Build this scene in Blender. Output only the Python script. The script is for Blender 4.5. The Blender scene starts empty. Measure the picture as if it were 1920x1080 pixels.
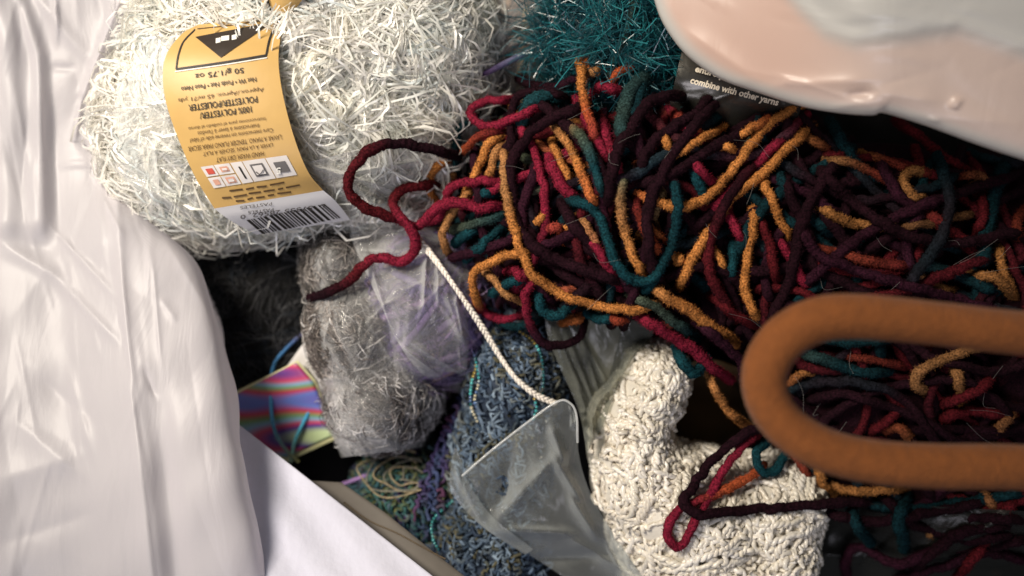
import bpy, math, random
import numpy as np

random.seed(7); RNG = np.random.default_rng(7)
sc = bpy.context.scene
COL = sc.collection

# ------------------------------------------------------------------ camera, world, lamps, exposure
H = 0.42                      # camera height above the level of the chenille skein (z = 0), metres
S = 0.00025                   # metres per photo pixel at z = 0
cam_d = bpy.data.cameras.new('camera'); cam = bpy.data.objects.new('camera', cam_d); COL.objects.link(cam)
cam.location = (0, 0, H); cam.rotation_euler = (0, 0, 0)
cam_d.sensor_width = 36.0; cam_d.lens = 36.0 / 2 / (960 * S / H)
cam_d.clip_start = 0.01; cam_d.clip_end = 20
cam_d.dof.use_dof = True; cam_d.dof.focus_distance = H + 0.005; cam_d.dof.aperture_fstop = 2.7
sc.camera = cam

world = bpy.data.worlds.new('World'); sc.world = world; world.use_nodes = True
bg = world.node_tree.nodes['Background']
bg.inputs['Color'].default_value = (0.88, 0.94, 1.0, 1); bg.inputs['Strength'].default_value = 0.07

def area_lamp(name, loc, target, size, watts, color):
    d = bpy.data.lights.new(name, 'AREA'); d.shape = 'DISK'; d.size = size; d.energy = watts; d.color = color
    o = bpy.data.objects.new(name, d); COL.objects.link(o); o.location = loc
    v = np.array(target) - np.array(loc)
    from mathutils import Vector
    o.rotation_euler = Vector(v).to_track_quat('-Z', 'Y').to_euler()
    return o
area_lamp('ceiling_lamp', (-0.48, 0.38, 0.64), (-0.12, 0.04, -0.03), 0.32, 3.2, (1.0, 0.91, 0.78)).data.spread = math.radians(95)   # a shaded lamp up and to the left
area_lamp('window_light', (-0.22, -0.74, 1.2), (-0.1, -0.05, -0.03), 0.60, 5.0, (0.90, 0.88, 1.0))

sc.view_settings.view_transform = 'Standard'; sc.view_settings.look = 'None'
sc.view_settings.exposure = 0.15; sc.view_settings.gamma = 1.0
sc.cycles.use_denoising = True
sc.cycles.max_bounces = 8; sc.cycles.transparent_max_bounces = 24
sc.cycles.caustics_reflective = False; sc.cycles.caustics_refractive = False

# ------------------------------------------------------------------ helpers
FLOOR = -0.13
def P(px, py, z):
    """photo pixel + height -> world point(s)"""
    px, py, z = np.broadcast_arrays(np.asarray(px, float), np.asarray(py, float), np.asarray(z, float))
    k = S * (H - z) / H
    return np.stack([(px - 960) * k, (540 - py) * k, z], -1)
def smooth01(t): t = np.clip(t, 0, 1); return t * t * (3 - 2 * t)

def tag(o, label=None, cat=None, group=None, kind=None):
    if label: o['label'] = label
    if cat: o['category'] = cat
    if group: o['group'] = group
    if kind: o['kind'] = kind
    return o
def thing(name, label, cat, loc=(0, 0, 0), group=None):
    o = bpy.data.objects.new(name, None); COL.objects.link(o); o.empty_display_size = 0.01
    o.location = tuple(float(v) for v in loc); return tag(o, label, cat, group)

def mesh_obj(name, V, faces, mat, parent=None, col=None, smooth=True):
    """faces: list of int arrays (n,3) or (n,4)"""
    V = np.asarray(V, np.float32)
    q = parent
    while q is not None: V = V - np.array(q.location, np.float32); q = q.parent
    me = bpy.data.meshes.new(name)
    fl = [np.asarray(f, np.int32) for f in faces if len(f)]
    loops = np.concatenate([f.ravel() for f in fl]); tot = np.concatenate([np.full(len(f), f.shape[1], np.int32) for f in fl])
    start = np.concatenate([[0], np.cumsum(tot)[:-1]]).astype(np.int32)
    me.vertices.add(len(V)); me.vertices.foreach_set('co', V.ravel())
    me.loops.add(len(loops)); me.loops.foreach_set('vertex_index', loops)
    me.polygons.add(len(tot)); me.polygons.foreach_set('loop_start', start); me.polygons.foreach_set('loop_total', tot)
    if smooth: me.polygons.foreach_set('use_smooth', np.ones(len(tot), bool))
    if col is not None:
        a = me.color_attributes.new('Col', 'FLOAT_COLOR', 'POINT')
        c = np.ones((len(V), 4), np.float32); c[:, :3] = col
        a.data.foreach_set('color', c.ravel())
    me.update(calc_edges=True); me.validate()
    me.materials.append(mat)
    o = bpy.data.objects.new(name, me); COL.objects.link(o)
    if parent is not None: o.parent = parent
    return o

class Geo:
    """collects pieces of ONE mesh"""
    def __init__(s): s.V = []; s.F3 = []; s.F4 = []; s.C = []; s.n = 0
    def add(s, V, F, C=(1, 1, 1)):
        V = np.asarray(V, np.float32); F = np.asarray(F)
        (s.F3 if F.shape[1] == 3 else s.F4).append(F + s.n)
        s.V.append(V); s.C.append(np.broadcast_to(np.asarray(C, np.float32), (len(V), 3))); s.n += len(V)
    def build(s, name, mat, parent=None, smooth=True):
        f = []
        if s.F3: f.append(np.concatenate(s.F3))
        if s.F4: f.append(np.concatenate(s.F4))
        return mesh_obj(name, np.concatenate(s.V), f, mat, parent, np.concatenate(s.C), smooth)

def grid_faces(nr, nc):
    i = np.arange(nr - 1)[:, None] * nc + np.arange(nc - 1)[None, :]
    return np.stack([i, i + 1, i + nc + 1, i + nc], -1).reshape(-1, 4)

def resample(pts, step):
    """Catmull-Rom through pts, resampled at equal steps"""
    p = np.asarray(pts, float)
    if len(p) > 2:
        q = np.vstack([2 * p[0] - p[1], p, 2 * p[-1] - p[-2]])
        t = np.linspace(0, 1, 14, endpoint=False)[:, None]; out = []
        for i in range(1, len(q) - 2):
            a, b, c, d = q[i - 1], q[i], q[i + 1], q[i + 2]
            out.append(0.5 * ((2 * b) + (c - a) * t + (2 * a - 5 * b + 4 * c - d) * t**2 + (3 * b - a - 3 * c + d) * t**3))
        p = np.vstack(out + [p[-1:]])
    d = np.concatenate([[0], np.cumsum(np.linalg.norm(np.diff(p, axis=0), axis=1))])
    n = max(3, int(d[-1] / step) + 1); s = np.linspace(0, d[-1], n)
    return np.stack([np.interp(s, d, p[:, k]) for k in range(p.shape[1])], -1)

def frames(p):
    t = np.gradient(p, axis=0); t /= np.linalg.norm(t, axis=1, keepdims=True) + 1e-12
    up = np.array([0, 0, 1.0]); n = np.cross(t, up); l = np.linalg.norm(n, axis=1, keepdims=True)
    n = np.where(l < 0.05, np.cross(t, np.array([0.3, 1.0, 0])), n); n /= np.linalg.norm(n, axis=1, keepdims=True) + 1e-12
    return t, n, np.cross(n, t)

def tube(p, r, sides=8, jit=0.0, rng=RNG):
    """closed-end tube along p with radius r (scalar, (n,) )"""
    p = np.asarray(p, float); n = len(p); r = np.broadcast_to(np.asarray(r, float), (n,)).copy()
    t, a, b = frames(p); th = np.arange(sides) / sides * 2 * math.pi
    R = r[:, None] * (1 + (rng.normal(0, jit, (n, sides)) if jit else np.zeros((n, sides))))
    V = p[:, None] + R[..., None] * (a[:, None] * np.cos(th)[None, :, None] + b[:, None] * np.sin(th)[None, :, None])
    i = np.arange(n - 1)[:, None] * sides; j = np.arange(sides)[None]; k = (j + 1) % sides
    F = np.stack([i + j, i + k, i + sides + k, i + sides + j], -1).reshape(-1, 4)
    V = V.reshape(-1, 3); e0 = len(V)
    V = np.vstack([V, p[:1] - t[:1] * r[0] * .5, p[-1:] + t[-1:] * r[-1] * .5])
    jj = np.arange(sides); kk = (jj + 1) % sides; l0 = (n - 1) * sides
    cap = np.vstack([np.stack([jj, kk, np.full(sides, e0), np.full(sides, e0)], -1),
                     np.stack([l0 + kk, l0 + jj, np.full(sides, e0 + 1), np.full(sides, e0 + 1)], -1)])
    return V, F, cap[:, :3]

def add_tube(g, p, r, sides=6, col=(1, 1, 1), jit=0.0):
    V, F, cap = tube(p, r, sides, jit)
    c = np.asarray(col, float)
    if c.ndim == 2: c = np.vstack([np.repeat(c, sides, 0), c[:1], c[-1:]])
    n0 = g.n; g.add(V, F, c); g.F3.append(cap + n0)

def ellipsoid(c, r, nu=40, nv=24, noise=0.0, seed=0):
    u = np.linspace(0, 2 * math.pi, nu, endpoint=False); v = np.linspace(0.02, math.pi - 0.02, nv)
    U, W = np.meshgrid(u, v); d = np.stack([np.sin(W) * np.cos(U), np.sin(W) * np.sin(U), np.cos(W)], -1)
    k = 1 + noise * (np.sin(5 * d[..., 0] + seed) * np.sin(4 * d[..., 1] + 2 * seed) + .6 * np.sin(9 * d[..., 2] + 7 * d[..., 0] + seed))
    V = np.asarray(c) + d * np.asarray(r) * k[..., None]
    i = np.arange(nv - 1)[:, None] * nu; j = np.arange(nu)[None]; kk = (j + 1) % nu
    F = np.stack([i + j, i + nu + j, i + nu + kk, i + kk], -1).reshape(-1, 4)
    return V.reshape(-1, 3), F

# height map of the pile: what lies on top so far
RES = 0.001; X0, Y0 = -0.40, -0.26; NX, NY = 800, 520
HM = np.full((NY, NX), FLOOR)
GX, GY = np.meshgrid(X0 + np.arange(NX) * RES, Y0 + np.arange(NY) * RES)
def stamp_ell(c, r):
    global HM
    q = 1 - ((GX - c[0]) / r[0])**2 - ((GY - c[1]) / r[1])**2
    HM = np.where(q > 0, np.maximum(HM, c[2] + r[2] * np.sqrt(np.maximum(q, 0))), HM)
def stamp_pts(p, r):
    k = max(1, int(math.ceil(r / RES)))
    ix = np.round((p[:, 0] - X0) / RES).astype(int); iy = np.round((p[:, 1] - Y0) / RES).astype(int)
    for dx in range(-k, k + 1):
        for dy in range(-k, k + 1):
            d2 = (dx * dx + dy * dy) * RES * RES
            if d2 > r * r: continue
            x, y = np.clip(ix + dx, 0, NX - 1), np.clip(iy + dy, 0, NY - 1)
            np.maximum.at(HM, (y, x), p[:, 2] + math.sqrt(r * r - d2))
def blur(a, s):
    k = int(3 * s); w = np.exp(-0.5 * (np.arange(-k, k + 1) / s)**2); w /= w.sum()
    b = np.pad(a, k, mode='edge')
    b = sum(w[i] * b[i:i + a.shape[0], :] for i in range(2 * k + 1))
    return sum(w[i] * b[:, i:i + a.shape[1]] for i in range(2 * k + 1))
def hm_at(xy, M=None):
    M = HM if M is None else M
    fx = np.clip((xy[..., 0] - X0) / RES, 0, NX - 2); fy = np.clip((xy[..., 1] - Y0) / RES, 0, NY - 2)
    ix, iy = fx.astype(int), fy.astype(int); u, v = fx - ix, fy - iy
    return (M[iy, ix] * (1 - u) + M[iy, ix + 1] * u) * (1 - v) + (M[iy + 1, ix] * (1 - u) + M[iy + 1, ix + 1] * u) * v
def drape(px, py, off=0.0, M=None, it=4):
    z = np.full(np.shape(px), -0.04)
    for _ in range(it): z = hm_at(P(px, py, z), M) + off
    return z
def gauss1(a, s):
    k = int(3 * s) + 1; w = np.exp(-0.5 * (np.arange(-k, k + 1) / s)**2); w /= w.sum()
    return np.convolve(np.pad(a, k, mode='edge'), w, 'valid')
def drape_path(path, r, step=3.0, off=None, slope=0.55, tuck=0.0, sm=5.0):
    """lay a photo-pixel path on the pile as a taut string -> world points"""
    q = resample(path, step); off = r * 0.7 if off is None else off
    z = drape(q[:, 0], q[:, 1], off)
    s = np.arange(len(z)) * step * S
    z = np.max(z[None, :] - slope * np.abs(s[:, None] - s[None, :]), axis=1)
    z = gauss1(z, sm)
    if tuck:
        e = np.minimum(s, s[-1] - s); z = z - tuck * (1 - smooth01(e / 0.013))**1.4
    return P(q[:, 0], q[:, 1], z)

# ------------------------------------------------------------------ materials
def new_mat(name):
    m = bpy.data.materials.new(name); m.use_nodes = True; nt = m.node_tree
    return m, nt, nt.nodes['Principled BSDF']
def mat_fiber(name, rough=0.9, sheen=0.3, spec=0.3, gain=1.0, trans=0.0, noise=0.25, scale=900):
    m, nt, b = new_mat(name)
    a = nt.nodes.new('ShaderNodeVertexColor'); a.layer_name = 'Col'
    tc = nt.nodes.new('ShaderNodeTexCoord')
    nz = nt.nodes.new('ShaderNodeTexNoise'); nz.inputs['Scale'].default_value = scale; nz.inputs['Detail'].default_value = 3
    nt.links.new(tc.outputs['Object'], nz.inputs['Vector'])
    mr = nt.nodes.new('ShaderNodeMapRange'); mr.inputs['To Min'].default_value = gain * (1 - noise); mr.inputs['To Max'].default_value = gain * (1 + noise)
    mr.inputs['From Min'].default_value = .3; mr.inputs['From Max'].default_value = .7
    nt.links.new(nz.outputs['Fac'], mr.inputs['Value'])
    vm = nt.nodes.new('ShaderNodeVectorMath'); vm.operation = 'SCALE'
    nt.links.new(a.outputs['Color'], vm.inputs[0]); nt.links.new(mr.outputs[0], vm.inputs['Scale'])
    nt.links.new(vm.outputs[0], b.inputs['Base Color'])
    b.inputs['Roughness'].default_value = rough; b.inputs['Sheen Weight'].default_value = sheen
    b.inputs['Sheen Roughness'].default_value = 0.5; b.inputs['Specular IOR Level'].default_value = spec
    nt.links.new(vm.outputs[0], b.inputs['Sheen Tint'])
    if trans:
        tr = nt.nodes.new('ShaderNodeBsdfTranslucent'); mx = nt.nodes.new('ShaderNodeMixShader'); mx.inputs[0].default_value = trans
        nt.links.new(vm.outputs[0], tr.inputs['Color']); nt.links.new(b.outputs[0], mx.inputs[1]); nt.links.new(tr.outputs[0], mx.inputs[2])
        nt.links.new(mx.outputs[0], nt.nodes['Material Output'].inputs['Surface'])
    return m
def mat_plain(name, color, rough=0.6, spec=0.4, bump=0.0, bscale=200, coat=0.0, metal=0.0, sheen=0.0, var=0.0, vscale=40):
    m, nt, b = new_mat(name); b.inputs['Base Color'].default_value = (*color, 1)
    b.inputs['Roughness'].default_value = rough; b.inputs['Specular IOR Level'].default_value = spec
    b.inputs['Coat Weight'].default_value = coat; b.inputs['Metallic'].default_value = metal; b.inputs['Sheen Weight'].default_value = sheen
    tc = nt.nodes.new('ShaderNodeTexCoord')
    if bump:
        nz = nt.nodes.new('ShaderNodeTexNoise'); nz.inputs['Scale'].default_value = bscale; nz.inputs['Detail'].default_value = 5
        nt.links.new(tc.outputs['Object'], nz.inputs['Vector'])
        bp = nt.nodes.new('ShaderNodeBump'); bp.inputs['Strength'].default_value = bump; bp.inputs['Distance'].default_value = 0.001
        nt.links.new(nz.outputs['Fac'], bp.inputs['Height']); nt.links.new(bp.outputs[0], b.inputs['Normal'])
    if var:
        n2 = nt.nodes.new('ShaderNodeTexNoise'); n2.inputs['Scale'].default_value = vscale; n2.inputs['Detail'].default_value = 6
        nt.links.new(tc.outputs['Object'], n2.inputs['Vector'])
        rp = nt.nodes.new('ShaderNodeValToRGB'); c = np.array(color)
        rp.color_ramp.elements[0].position = .3; rp.color_ramp.elements[1].position = .7
        rp.color_ramp.elements[0].color = (*(c * (1 - var)), 1); rp.color_ramp.elements[1].color = (*np.minimum(c * (1 + var), 1), 1)
        nt.links.new(n2.outputs['Fac'], rp.inputs[0]); nt.links.new(rp.outputs[0], b.inputs['Base Color'])
    return m
def mat_film(name, haze=0.18, tint=(0.95, 0.95, 0.95), body=(0.8, 0.8, 0.8), rough=0.13, edge=0.5, bump=0.35, bscale=60):
    """thin clear plastic: mostly see-through, a little milky, glossy, denser at grazing angles"""
    m, nt, b = new_mat(name)
    b.inputs['Base Color'].default_value = (*body, 1); b.inputs['Roughness'].default_value = rough
    b.inputs['Specular IOR Level'].default_value = 0.9
    tr = nt.nodes.new('ShaderNodeBsdfTransparent'); tr.inputs['Color'].default_value = (*tint, 1)
    tc = nt.nodes.new('ShaderNodeTexCoord'); nz = nt.nodes.new('ShaderNodeTexNoise')
    nz.inputs['Scale'].default_value = bscale; nz.inputs['Detail'].default_value = 4; nz.inputs['Distortion'].default_value = 1.5
    nt.links.new(tc.outputs['Object'], nz.inputs['Vector'])
    bp = nt.nodes.new('ShaderNodeBump'); bp.inputs['Strength'].default_value = bump; bp.inputs['Distance'].default_value = 0.004
    nt.links.new(nz.outputs['Fac'], bp.inputs['Height']); nt.links.new(bp.outputs[0], b.inputs['Normal'])
    lw = nt.nodes.new('ShaderNodeLayerWeight'); lw.inputs['Blend'].default_value = 0.35
    nt.links.new(bp.outputs[0], lw.inputs['Normal'])
    ma = nt.nodes.new('ShaderNodeMath'); ma.operation = 'MULTIPLY_ADD'; ma.use_clamp = True
    ma.inputs[1].default_value = edge; ma.inputs[2].default_value = haze
    nt.links.new(lw.outputs['Facing'], ma.inputs[0])
    mx = nt.nodes.new('ShaderNodeMixShader'); nt.links.new(ma.outputs[0], mx.inputs[0])
    nt.links.new(tr.outputs[0], mx.inputs[1]); nt.links.new(b.outputs[0], mx.inputs[2])
    nt.links.new(mx.outputs[0], nt.nodes['Material Output'].inputs['Surface'])
    return m
def mat_milky(name, bump=0.25, bscale=25, rough=0.38, trans=0.25, coat=0.1):
    """opaque-ish white carrier bag plastic, colour from the mesh"""
    m, nt, b = new_mat(name)
    a = nt.nodes.new('ShaderNodeVertexColor'); a.layer_name = 'Col'
    nt.links.new(a.outputs['Color'], b.inputs['Base Color'])
    b.inputs['Roughness'].default_value = rough; b.inputs['Coat Weight'].default_value = coat; b.inputs['Coat Roughness'].default_value = 0.15
    tc = nt.nodes.new('ShaderNodeTexCoord'); mp = nt.nodes.new('ShaderNodeMapping'); mp.inputs['Scale'].default_value = (3, 0.7, 1)
    nz = nt.nodes.new('ShaderNodeTexNoise'); nz.inputs['Scale'].default_value = bscale; nz.inputs['Detail'].default_value = 4; nz.inputs['Distortion'].default_value = 1.0
    nt.links.new(tc.outputs['Object'], mp.inputs[0]); nt.links.new(mp.outputs[0], nz.inputs['Vector'])
    bp = nt.nodes.new('ShaderNodeBump'); bp.inputs['Strength'].default_value = bump; bp.inputs['Distance'].default_value = 0.004
    nt.links.new(nz.outputs['Fac'], bp.inputs['Height']); nt.links.new(bp.outputs[0], b.inputs['Normal'])
    tr = nt.nodes.new('ShaderNodeBsdfTranslucent'); mx = nt.nodes.new('ShaderNodeMixShader'); mx.inputs[0].default_value = trans
    nt.links.new(a.outputs['Color'], tr.inputs['Color']); nt.links.new(bp.outputs[0], tr.inputs['Normal'])
    nt.links.new(b.outputs[0], mx.inputs[1]); nt.links.new(tr.outputs[0], mx.inputs[2])
    nt.links.new(mx.outputs[0], nt.nodes['Material Output'].inputs['Surface'])
    return m

M_chen = mat_fiber('chenille', 0.95, 0.12, 0.08, gain=0.9, noise=0.8, scale=1100)
M_lash = mat_fiber('glossy_lash', 0.21, 0.0, 0.9, trans=0.42, noise=0.04)
M_tealash = mat_fiber('teal_lash', 0.28, 0.0, 0.8, noise=0.15)
M_fuzz = mat_fiber('matte_fuzz', 0.8, 0.2, 0.2, noise=0.2)
M_bou = mat_fiber('boucle', 0.75, 0.3, 0.3, noise=0.35, scale=350)
M_cream = mat_fiber('rayon', 0.28, 0.1, 0.7, trans=0.18, noise=0.05)
M_film = mat_film('clear_film', 0.09, edge=0.62, bump=0.45, bscale=70, rough=.07)
M_film_soft = mat_film('soft_film', 0.14, body=(.9, .9, .88), edge=0.6, bump=0.4, bscale=40, rough=.1)
M_film_front = mat_film('clear_film_front', 0.13, tint=(0.80, 0.82, 0.81), body=(0.55, 0.58, 0.58), edge=0.7, bump=0.25, rough=0.12, bscale=50)
M_film_grey = mat_film('grey_film', 0.22, tint=(0.6, 0.61, 0.56), body=(0.30, 0.31, 0.27), edge=0.6, bump=.3)
M_bag = mat_milky('bag_plastic', bump=0.22, bscale=18, rough=0.43, trans=0.52, coat=0.05)
M_pink = mat_milky('pink_plastic', bump=0.10, bscale=20, rough=0.33, trans=0.42, coat=0.15)
M_ink = mat_plain('black_ink', (0.02, 0.016, 0.014), 0.6)
M_ink2 = mat_plain('brown_ink', (0.10, 0.055, 0.02), 0.6)

# ------------------------------------------------------------------ setting: the dark cloth under everything
g = Geo()
n = 60; xs = np.linspace(-0.42, 0.42, n); ys = np.linspace(-0.28, 0.28, n); X, Y = np.meshgrid(xs, ys)
g.add(np.stack([X, Y, FLOOR + 0.002 * np.sin(40 * X + 3) * np.sin(33 * Y)], -1).reshape(-1, 3), grid_faces(n, n), (1, 1, 1))
o = g.build('bag_floor', mat_plain('dark_cloth', (0.012, 0.011, 0.011), 0.95, 0.1, bump=0.6, bscale=500, var=0.4)); tag(o, kind='structure')

# ------------------------------------------------------------------ shaggy yarn generator
def shaggy(g, c, r, n_wind, per, L, w, cols, rng, turn=1.2, spread=0.6, lift=0.35, jit=0.25, zmin=-0.15, clump=10, curl=0.5, width_taper=True, bias=None, seg=4, wave=0.0, field=None, hug=0.0):
    """windings over an ellipsoid, each carrying clumps of ribbon-like lashes"""
    c = np.asarray(c); r = np.asarray(r); cols = np.asarray(cols, float)
    P0, D0, N0, CC, LL, BB, WW = [], [], [], [], [], [], []
    for k in range(n_wind):
        d = rng.normal(size=3); d[2] = abs(d[2]) + zmin; d /= np.linalg.norm(d)
        tdir = rng.normal(size=3)
        if bias is not None: tdir = tdir * 0.6 + np.asarray(bias) * (1 if rng.random() < .5 else -1)
        if field is not None:
            e = d * 2.6 + field; tdir = np.cross(d, [math.sin(e[1] * 1.7 + 1), math.cos(e[0] * 1.9 + e[2]), math.sin(e[2] * 1.3 - e[0])]) + .28 * tdir
        tdir -= d * tdir.dot(d); tdir /= np.linalg.norm(tdir)
        m = max(1, per // clump); ang = np.linspace(-turn / 2, turn / 2, m) + rng.normal(0, .02, m)
        wob = 0.15 * np.sin(np.linspace(0, rng.uniform(2, 7), m) + rng.uniform(0, 6)); side = np.cross(d, tdir)
        base = d * np.cos(ang)[:, None] + tdir * np.sin(ang)[:, None] + side * wob[:, None]; base /= np.linalg.norm(base, axis=1, keepdims=True)
        tg = -d * np.sin(ang)[:, None] + tdir * np.cos(ang)[:, None]
        cb = cols[rng.integers(len(cols))]; s0 = 1 if rng.random() < .5 else -1
        for i in range(m):
            sgn = s0 if rng.random() < .8 else -s0
            nn = base[i] / r; nn /= np.linalg.norm(nn)
            dd = tg[i] + sgn * spread * rng.uniform(.2, 1.3) * side + nn * lift * rng.uniform(.2, 1.6)
            dd = dd + rng.normal(0, .12, 3); dd /= np.linalg.norm(dd)
            sd = np.cross(dd, nn); sd /= np.linalg.norm(sd) + 1e-9
            kk = clump
            off = sd * rng.normal(0, .055, (kk, 1)) * L + nn * rng.normal(0, .03, (kk, 1)) * L + dd * rng.normal(0, .12, (kk, 1)) * L
            p0 = c + r * base[i] * rng.uniform(.965, 1.03) + off
            dj = dd + rng.normal(0, jit, (kk, 3)); dj /= np.linalg.norm(dj, axis=1, keepdims=True)
            bc = sd * rng.normal(0, curl) - nn * rng.uniform(.15, .55)
            P0.append(p0); D0.append(dj); N0.append(np.repeat(nn[None], kk, 0))
            BB.append(bc + (sd * rng.normal(0, curl * .35, (kk, 1)) + rng.normal(0, jit * .6, (kk, 3)))); WW.append(sd * rng.normal(0, wave) + sd * rng.normal(0, wave * .4, (kk, 1)))
            CC.append((cb * rng.uniform(.85, 1.1))[None] * rng.uniform(.9, 1.08, (kk, 1))); LL.append(L * rng.uniform(.5, 1.25) * rng.uniform(.75, 1.15, kk))
    P0, D0, N0, CC, LL, BB, WW = [np.concatenate(a) for a in (P0, D0, N0, CC, LL, BB, WW)]
    sd = np.cross(D0, N0); sd /= np.linalg.norm(sd, axis=1, keepdims=True) + 1e-9
    tw = rng.uniform(-.9, .9, (len(P0), 1)); wv = sd * np.cos(tw) + N0 * np.sin(tw)
    ts = np.linspace(0, 1, seg + 1); ww = np.clip(np.minimum(.6 + 2 * ts, 1) * np.minimum(1, (1.06 - ts) * 3.0), .12, 1) if width_taper else np.ones(seg + 1)
    V = []; hh = np.abs(rng.normal(0, hug, (len(P0), 1))); ht = rng.uniform(-.6, .5, (len(P0), 1)) * hug
    for t, q in zip(ts, ww):
        p = P0 + LL[:, None] * (D0 * t + BB * t * t * .6 + WW * math.sin(5.5 * t) * .16)
        if hug:                                              # locks lie along the ball instead of standing off it
            u = (p - c) / r; ru = np.linalg.norm(u, axis=1, keepdims=True); rho = np.linalg.norm((P0 - c) / r, axis=1, keepdims=True)
            p = c + r * u / ru * (rho + hh * math.sin(math.pi * min(t, .85)) + ht * t)
        V.append(p - wv * w * q * .5); V.append(p + wv * w * q * .5)
    n = len(P0); k2 = 2 * (seg + 1); V = np.stack(V, 1).reshape(-1, 3); b = np.arange(n)[:, None] * k2
    F = np.concatenate([b + np.array([[2 * i, 2 * i + 1, 2 * i + 3, 2 * i + 2]]) for i in range(seg)])
    g.add(V, F, np.repeat(CC, k2, 0))

def blob(cx, cy, zc, rx, ry, rz):
    k = S * (H - zc) / H
    return P(cx, cy, zc), np.array([rx * k, ry * k, rz])

# ------------------------------------------------------------------ black shaggy yarn, deep at the left
c, r = blob(480, 600, -0.105, 210, 230, 0.03)
t = thing('black_yarn', 'black fluffy yarn lying deep between the white bag and the labelled ball', 'yarn', (c[0], c[1], FLOOR))
g = Geo(); V, F = ellipsoid(c, r, noise=.03); g.add(V, F, (.003, .003, .003)); g.build('core', M_fuzz, t)
g = Geo(); rg = np.random.default_rng(3)
shaggy(g, c, r, 170, 80, .016, .0006, [(.010, .010, .011), (.03, .03, .032), (.06, .06, .063), (.016, .02, .026)], rg, wave=1.0, curl=1.0, seg=5)
tag(g.build('fluff', M_fuzz, t), kind='stuff'); stamp_ell(c, r)

# blue-green variegated yarn, low at the bottom
def boucle(g, path3, r, amp, pitch, cols, rng, sides=5, step=0.0010):
    p = resample(path3, step); n = len(p); s = np.arange(n) * step
    t, a, b = frames(p)
    ph = np.cumsum((2 * math.pi * step / pitch) * (1 + .55 * np.sin(s / pitch * 1.7 + rng.uniform(0, 6)) + rng.normal(0, .15, n)))
    am = amp * (0.75 + .45 * np.sin(s / pitch * .9 + rng.uniform(0, 6)))
    q = p + a * (am * np.cos(ph))[:, None] + b * (.7 * am * np.sin(ph))[:, None] + t * (.6 * am * np.sin(2 * ph + 1))[:, None]
    cols = np.asarray(cols, float); m = max(2, int(n * step / 0.012)); key = cols[rng.integers(len(cols), size=m)]
    cc = np.stack([np.interp(np.linspace(0, m - 1, n), np.arange(m), key[:, k]) for k in range(3)], -1) * rng.uniform(.75, 1.2, (n, 1))
    add_tube(g, q, r * (1 + .25 * np.sin(ph * .5)), sides, cc)

def surf_path(c, r, rng, length, wander=0.5, bias=None):
    """a random path over the top of an ellipsoid"""
    d = rng.normal(size=3); d[2] = abs(d[2]) + .25; d /= np.linalg.norm(d)
    t = rng.normal(size=3)
    if bias is not None: t = t * .35 + np.asarray(bias)
    out = []; h = 0.006 / np.mean(r)
    for i in range(int(length / 0.006)):
        t = t - d * t.dot(d); t /= np.linalg.norm(t); t = t + np.cross(d, t) * rng.normal(0, wander * .25)
        out.append(c + r * d); d = d + t * h; d /= np.linalg.norm(d)
    return np.array(out)

c, r = blob(790, 940, -0.098, 140, 110, 0.034)
t = thing('variegated_yarn', 'green, teal and violet curly yarn beside the white paper sheet', 'yarn', (c[0], c[1], FLOOR))
g = Geo(); V, F = ellipsoid(c, r); g.add(V, F, (.01, .015, .02)); g.build('core', M_bou, t)
g = Geo(); rg = np.random.default_rng(11)
pal = [(.025, .08, .09), (.035, .12, .11), (.07, .1, .06), (.03, .05, .1), (.06, .035, .1), (.12, .13, .05), (.07, .13, .15)]
for k in range(120): boucle(g, surf_path(c, r * rg.uniform(.97, 1.06), rg, .09), .0008, .0026, .005, pal, rg)
tag(g.build('curls', M_bou, t), kind='stuff'); stamp_ell(c, r * 1.05)
g = Geo()
for k in range(5):     # violet plies running up to the disc
    q = drape_path([(885 + 8 * k, 700 + 20 * k), (850 + 7 * k, 775), (815 + 8 * k, 850), (790 + 9 * k, 920), (775 + 14 * k, 975)], .0016, off=.004)
    boucle(g, q, .0010, .0020, .0055, [(.055, .04, .12), (.035, .05, .13), (.09, .03, .07), (.05, .07, .15), (.03, .07, .09)], rg)
tag(g.build('violet_plies', M_bou, t), kind='stuff')
g = Geo()
for k in range(6):     # loose tan loops at its left end
    a = np.linspace(-.6, 3.7, 12); rr = 22 + 9 * k
    pth = [(775 - 6 * k + 1.15 * rr * -math.sin(q) * .95, 893 - 1 * k + .62 * rr * math.cos(q)) for q in a]
    pth = [(x + 5 * math.sin(3 * k + 1.3 * j), y + 5 * math.cos(2 * k + 1.1 * j)) for j, (x, y) in enumerate(pth)]; add_tube(g, drape_path(pth, .0007, off=.003 + .0008 * k), .00045, 5, (.30, .24, .15) if k % 2 else (.2, .19, .15))
g.build('tan_loops', M_bou, t)

# ------------------------------------------------------------------ blue boucle skein with beaded threads
t = thing('blue_skein', 'dusty blue curly boucle skein under the braided white cord', 'yarn skein', (*P(950, 820, FLOOR)[:2], FLOOR))
g = Geo(); gc = Geo(); rg = np.random.default_rng(5)
pal = [(.04, .065, .105), (.07, .105, .16), (.025, .045, .075), (.13, .18, .25), (.055, .06, .05), (.018, .03, .055), (.10, .09, .05), (.19, .25, .32)]
for (cx, cy, rx, ry, zc) in ((965, 720, 92, 130, -.075), (940, 880, 92, 150, -.075), (915, 1030, 110, 120, -.078)):
    c, r = blob(cx, cy, zc, rx, ry, .032); V, F = ellipsoid(c, r); gc.add(V, F, (.02, .03, .05)); stamp_ell(c, r * 1.05)
    for k in range(95): boucle(g, surf_path(c, r * rg.uniform(.96, 1.06), rg, .08, wander=1.2, bias=(.05, 1, 0)), .00075, .0028, .0048, pal, rg)
gc.build('core', M_bou, t); tag(g.build('curls', M_bou, t), kind='stuff')

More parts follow.
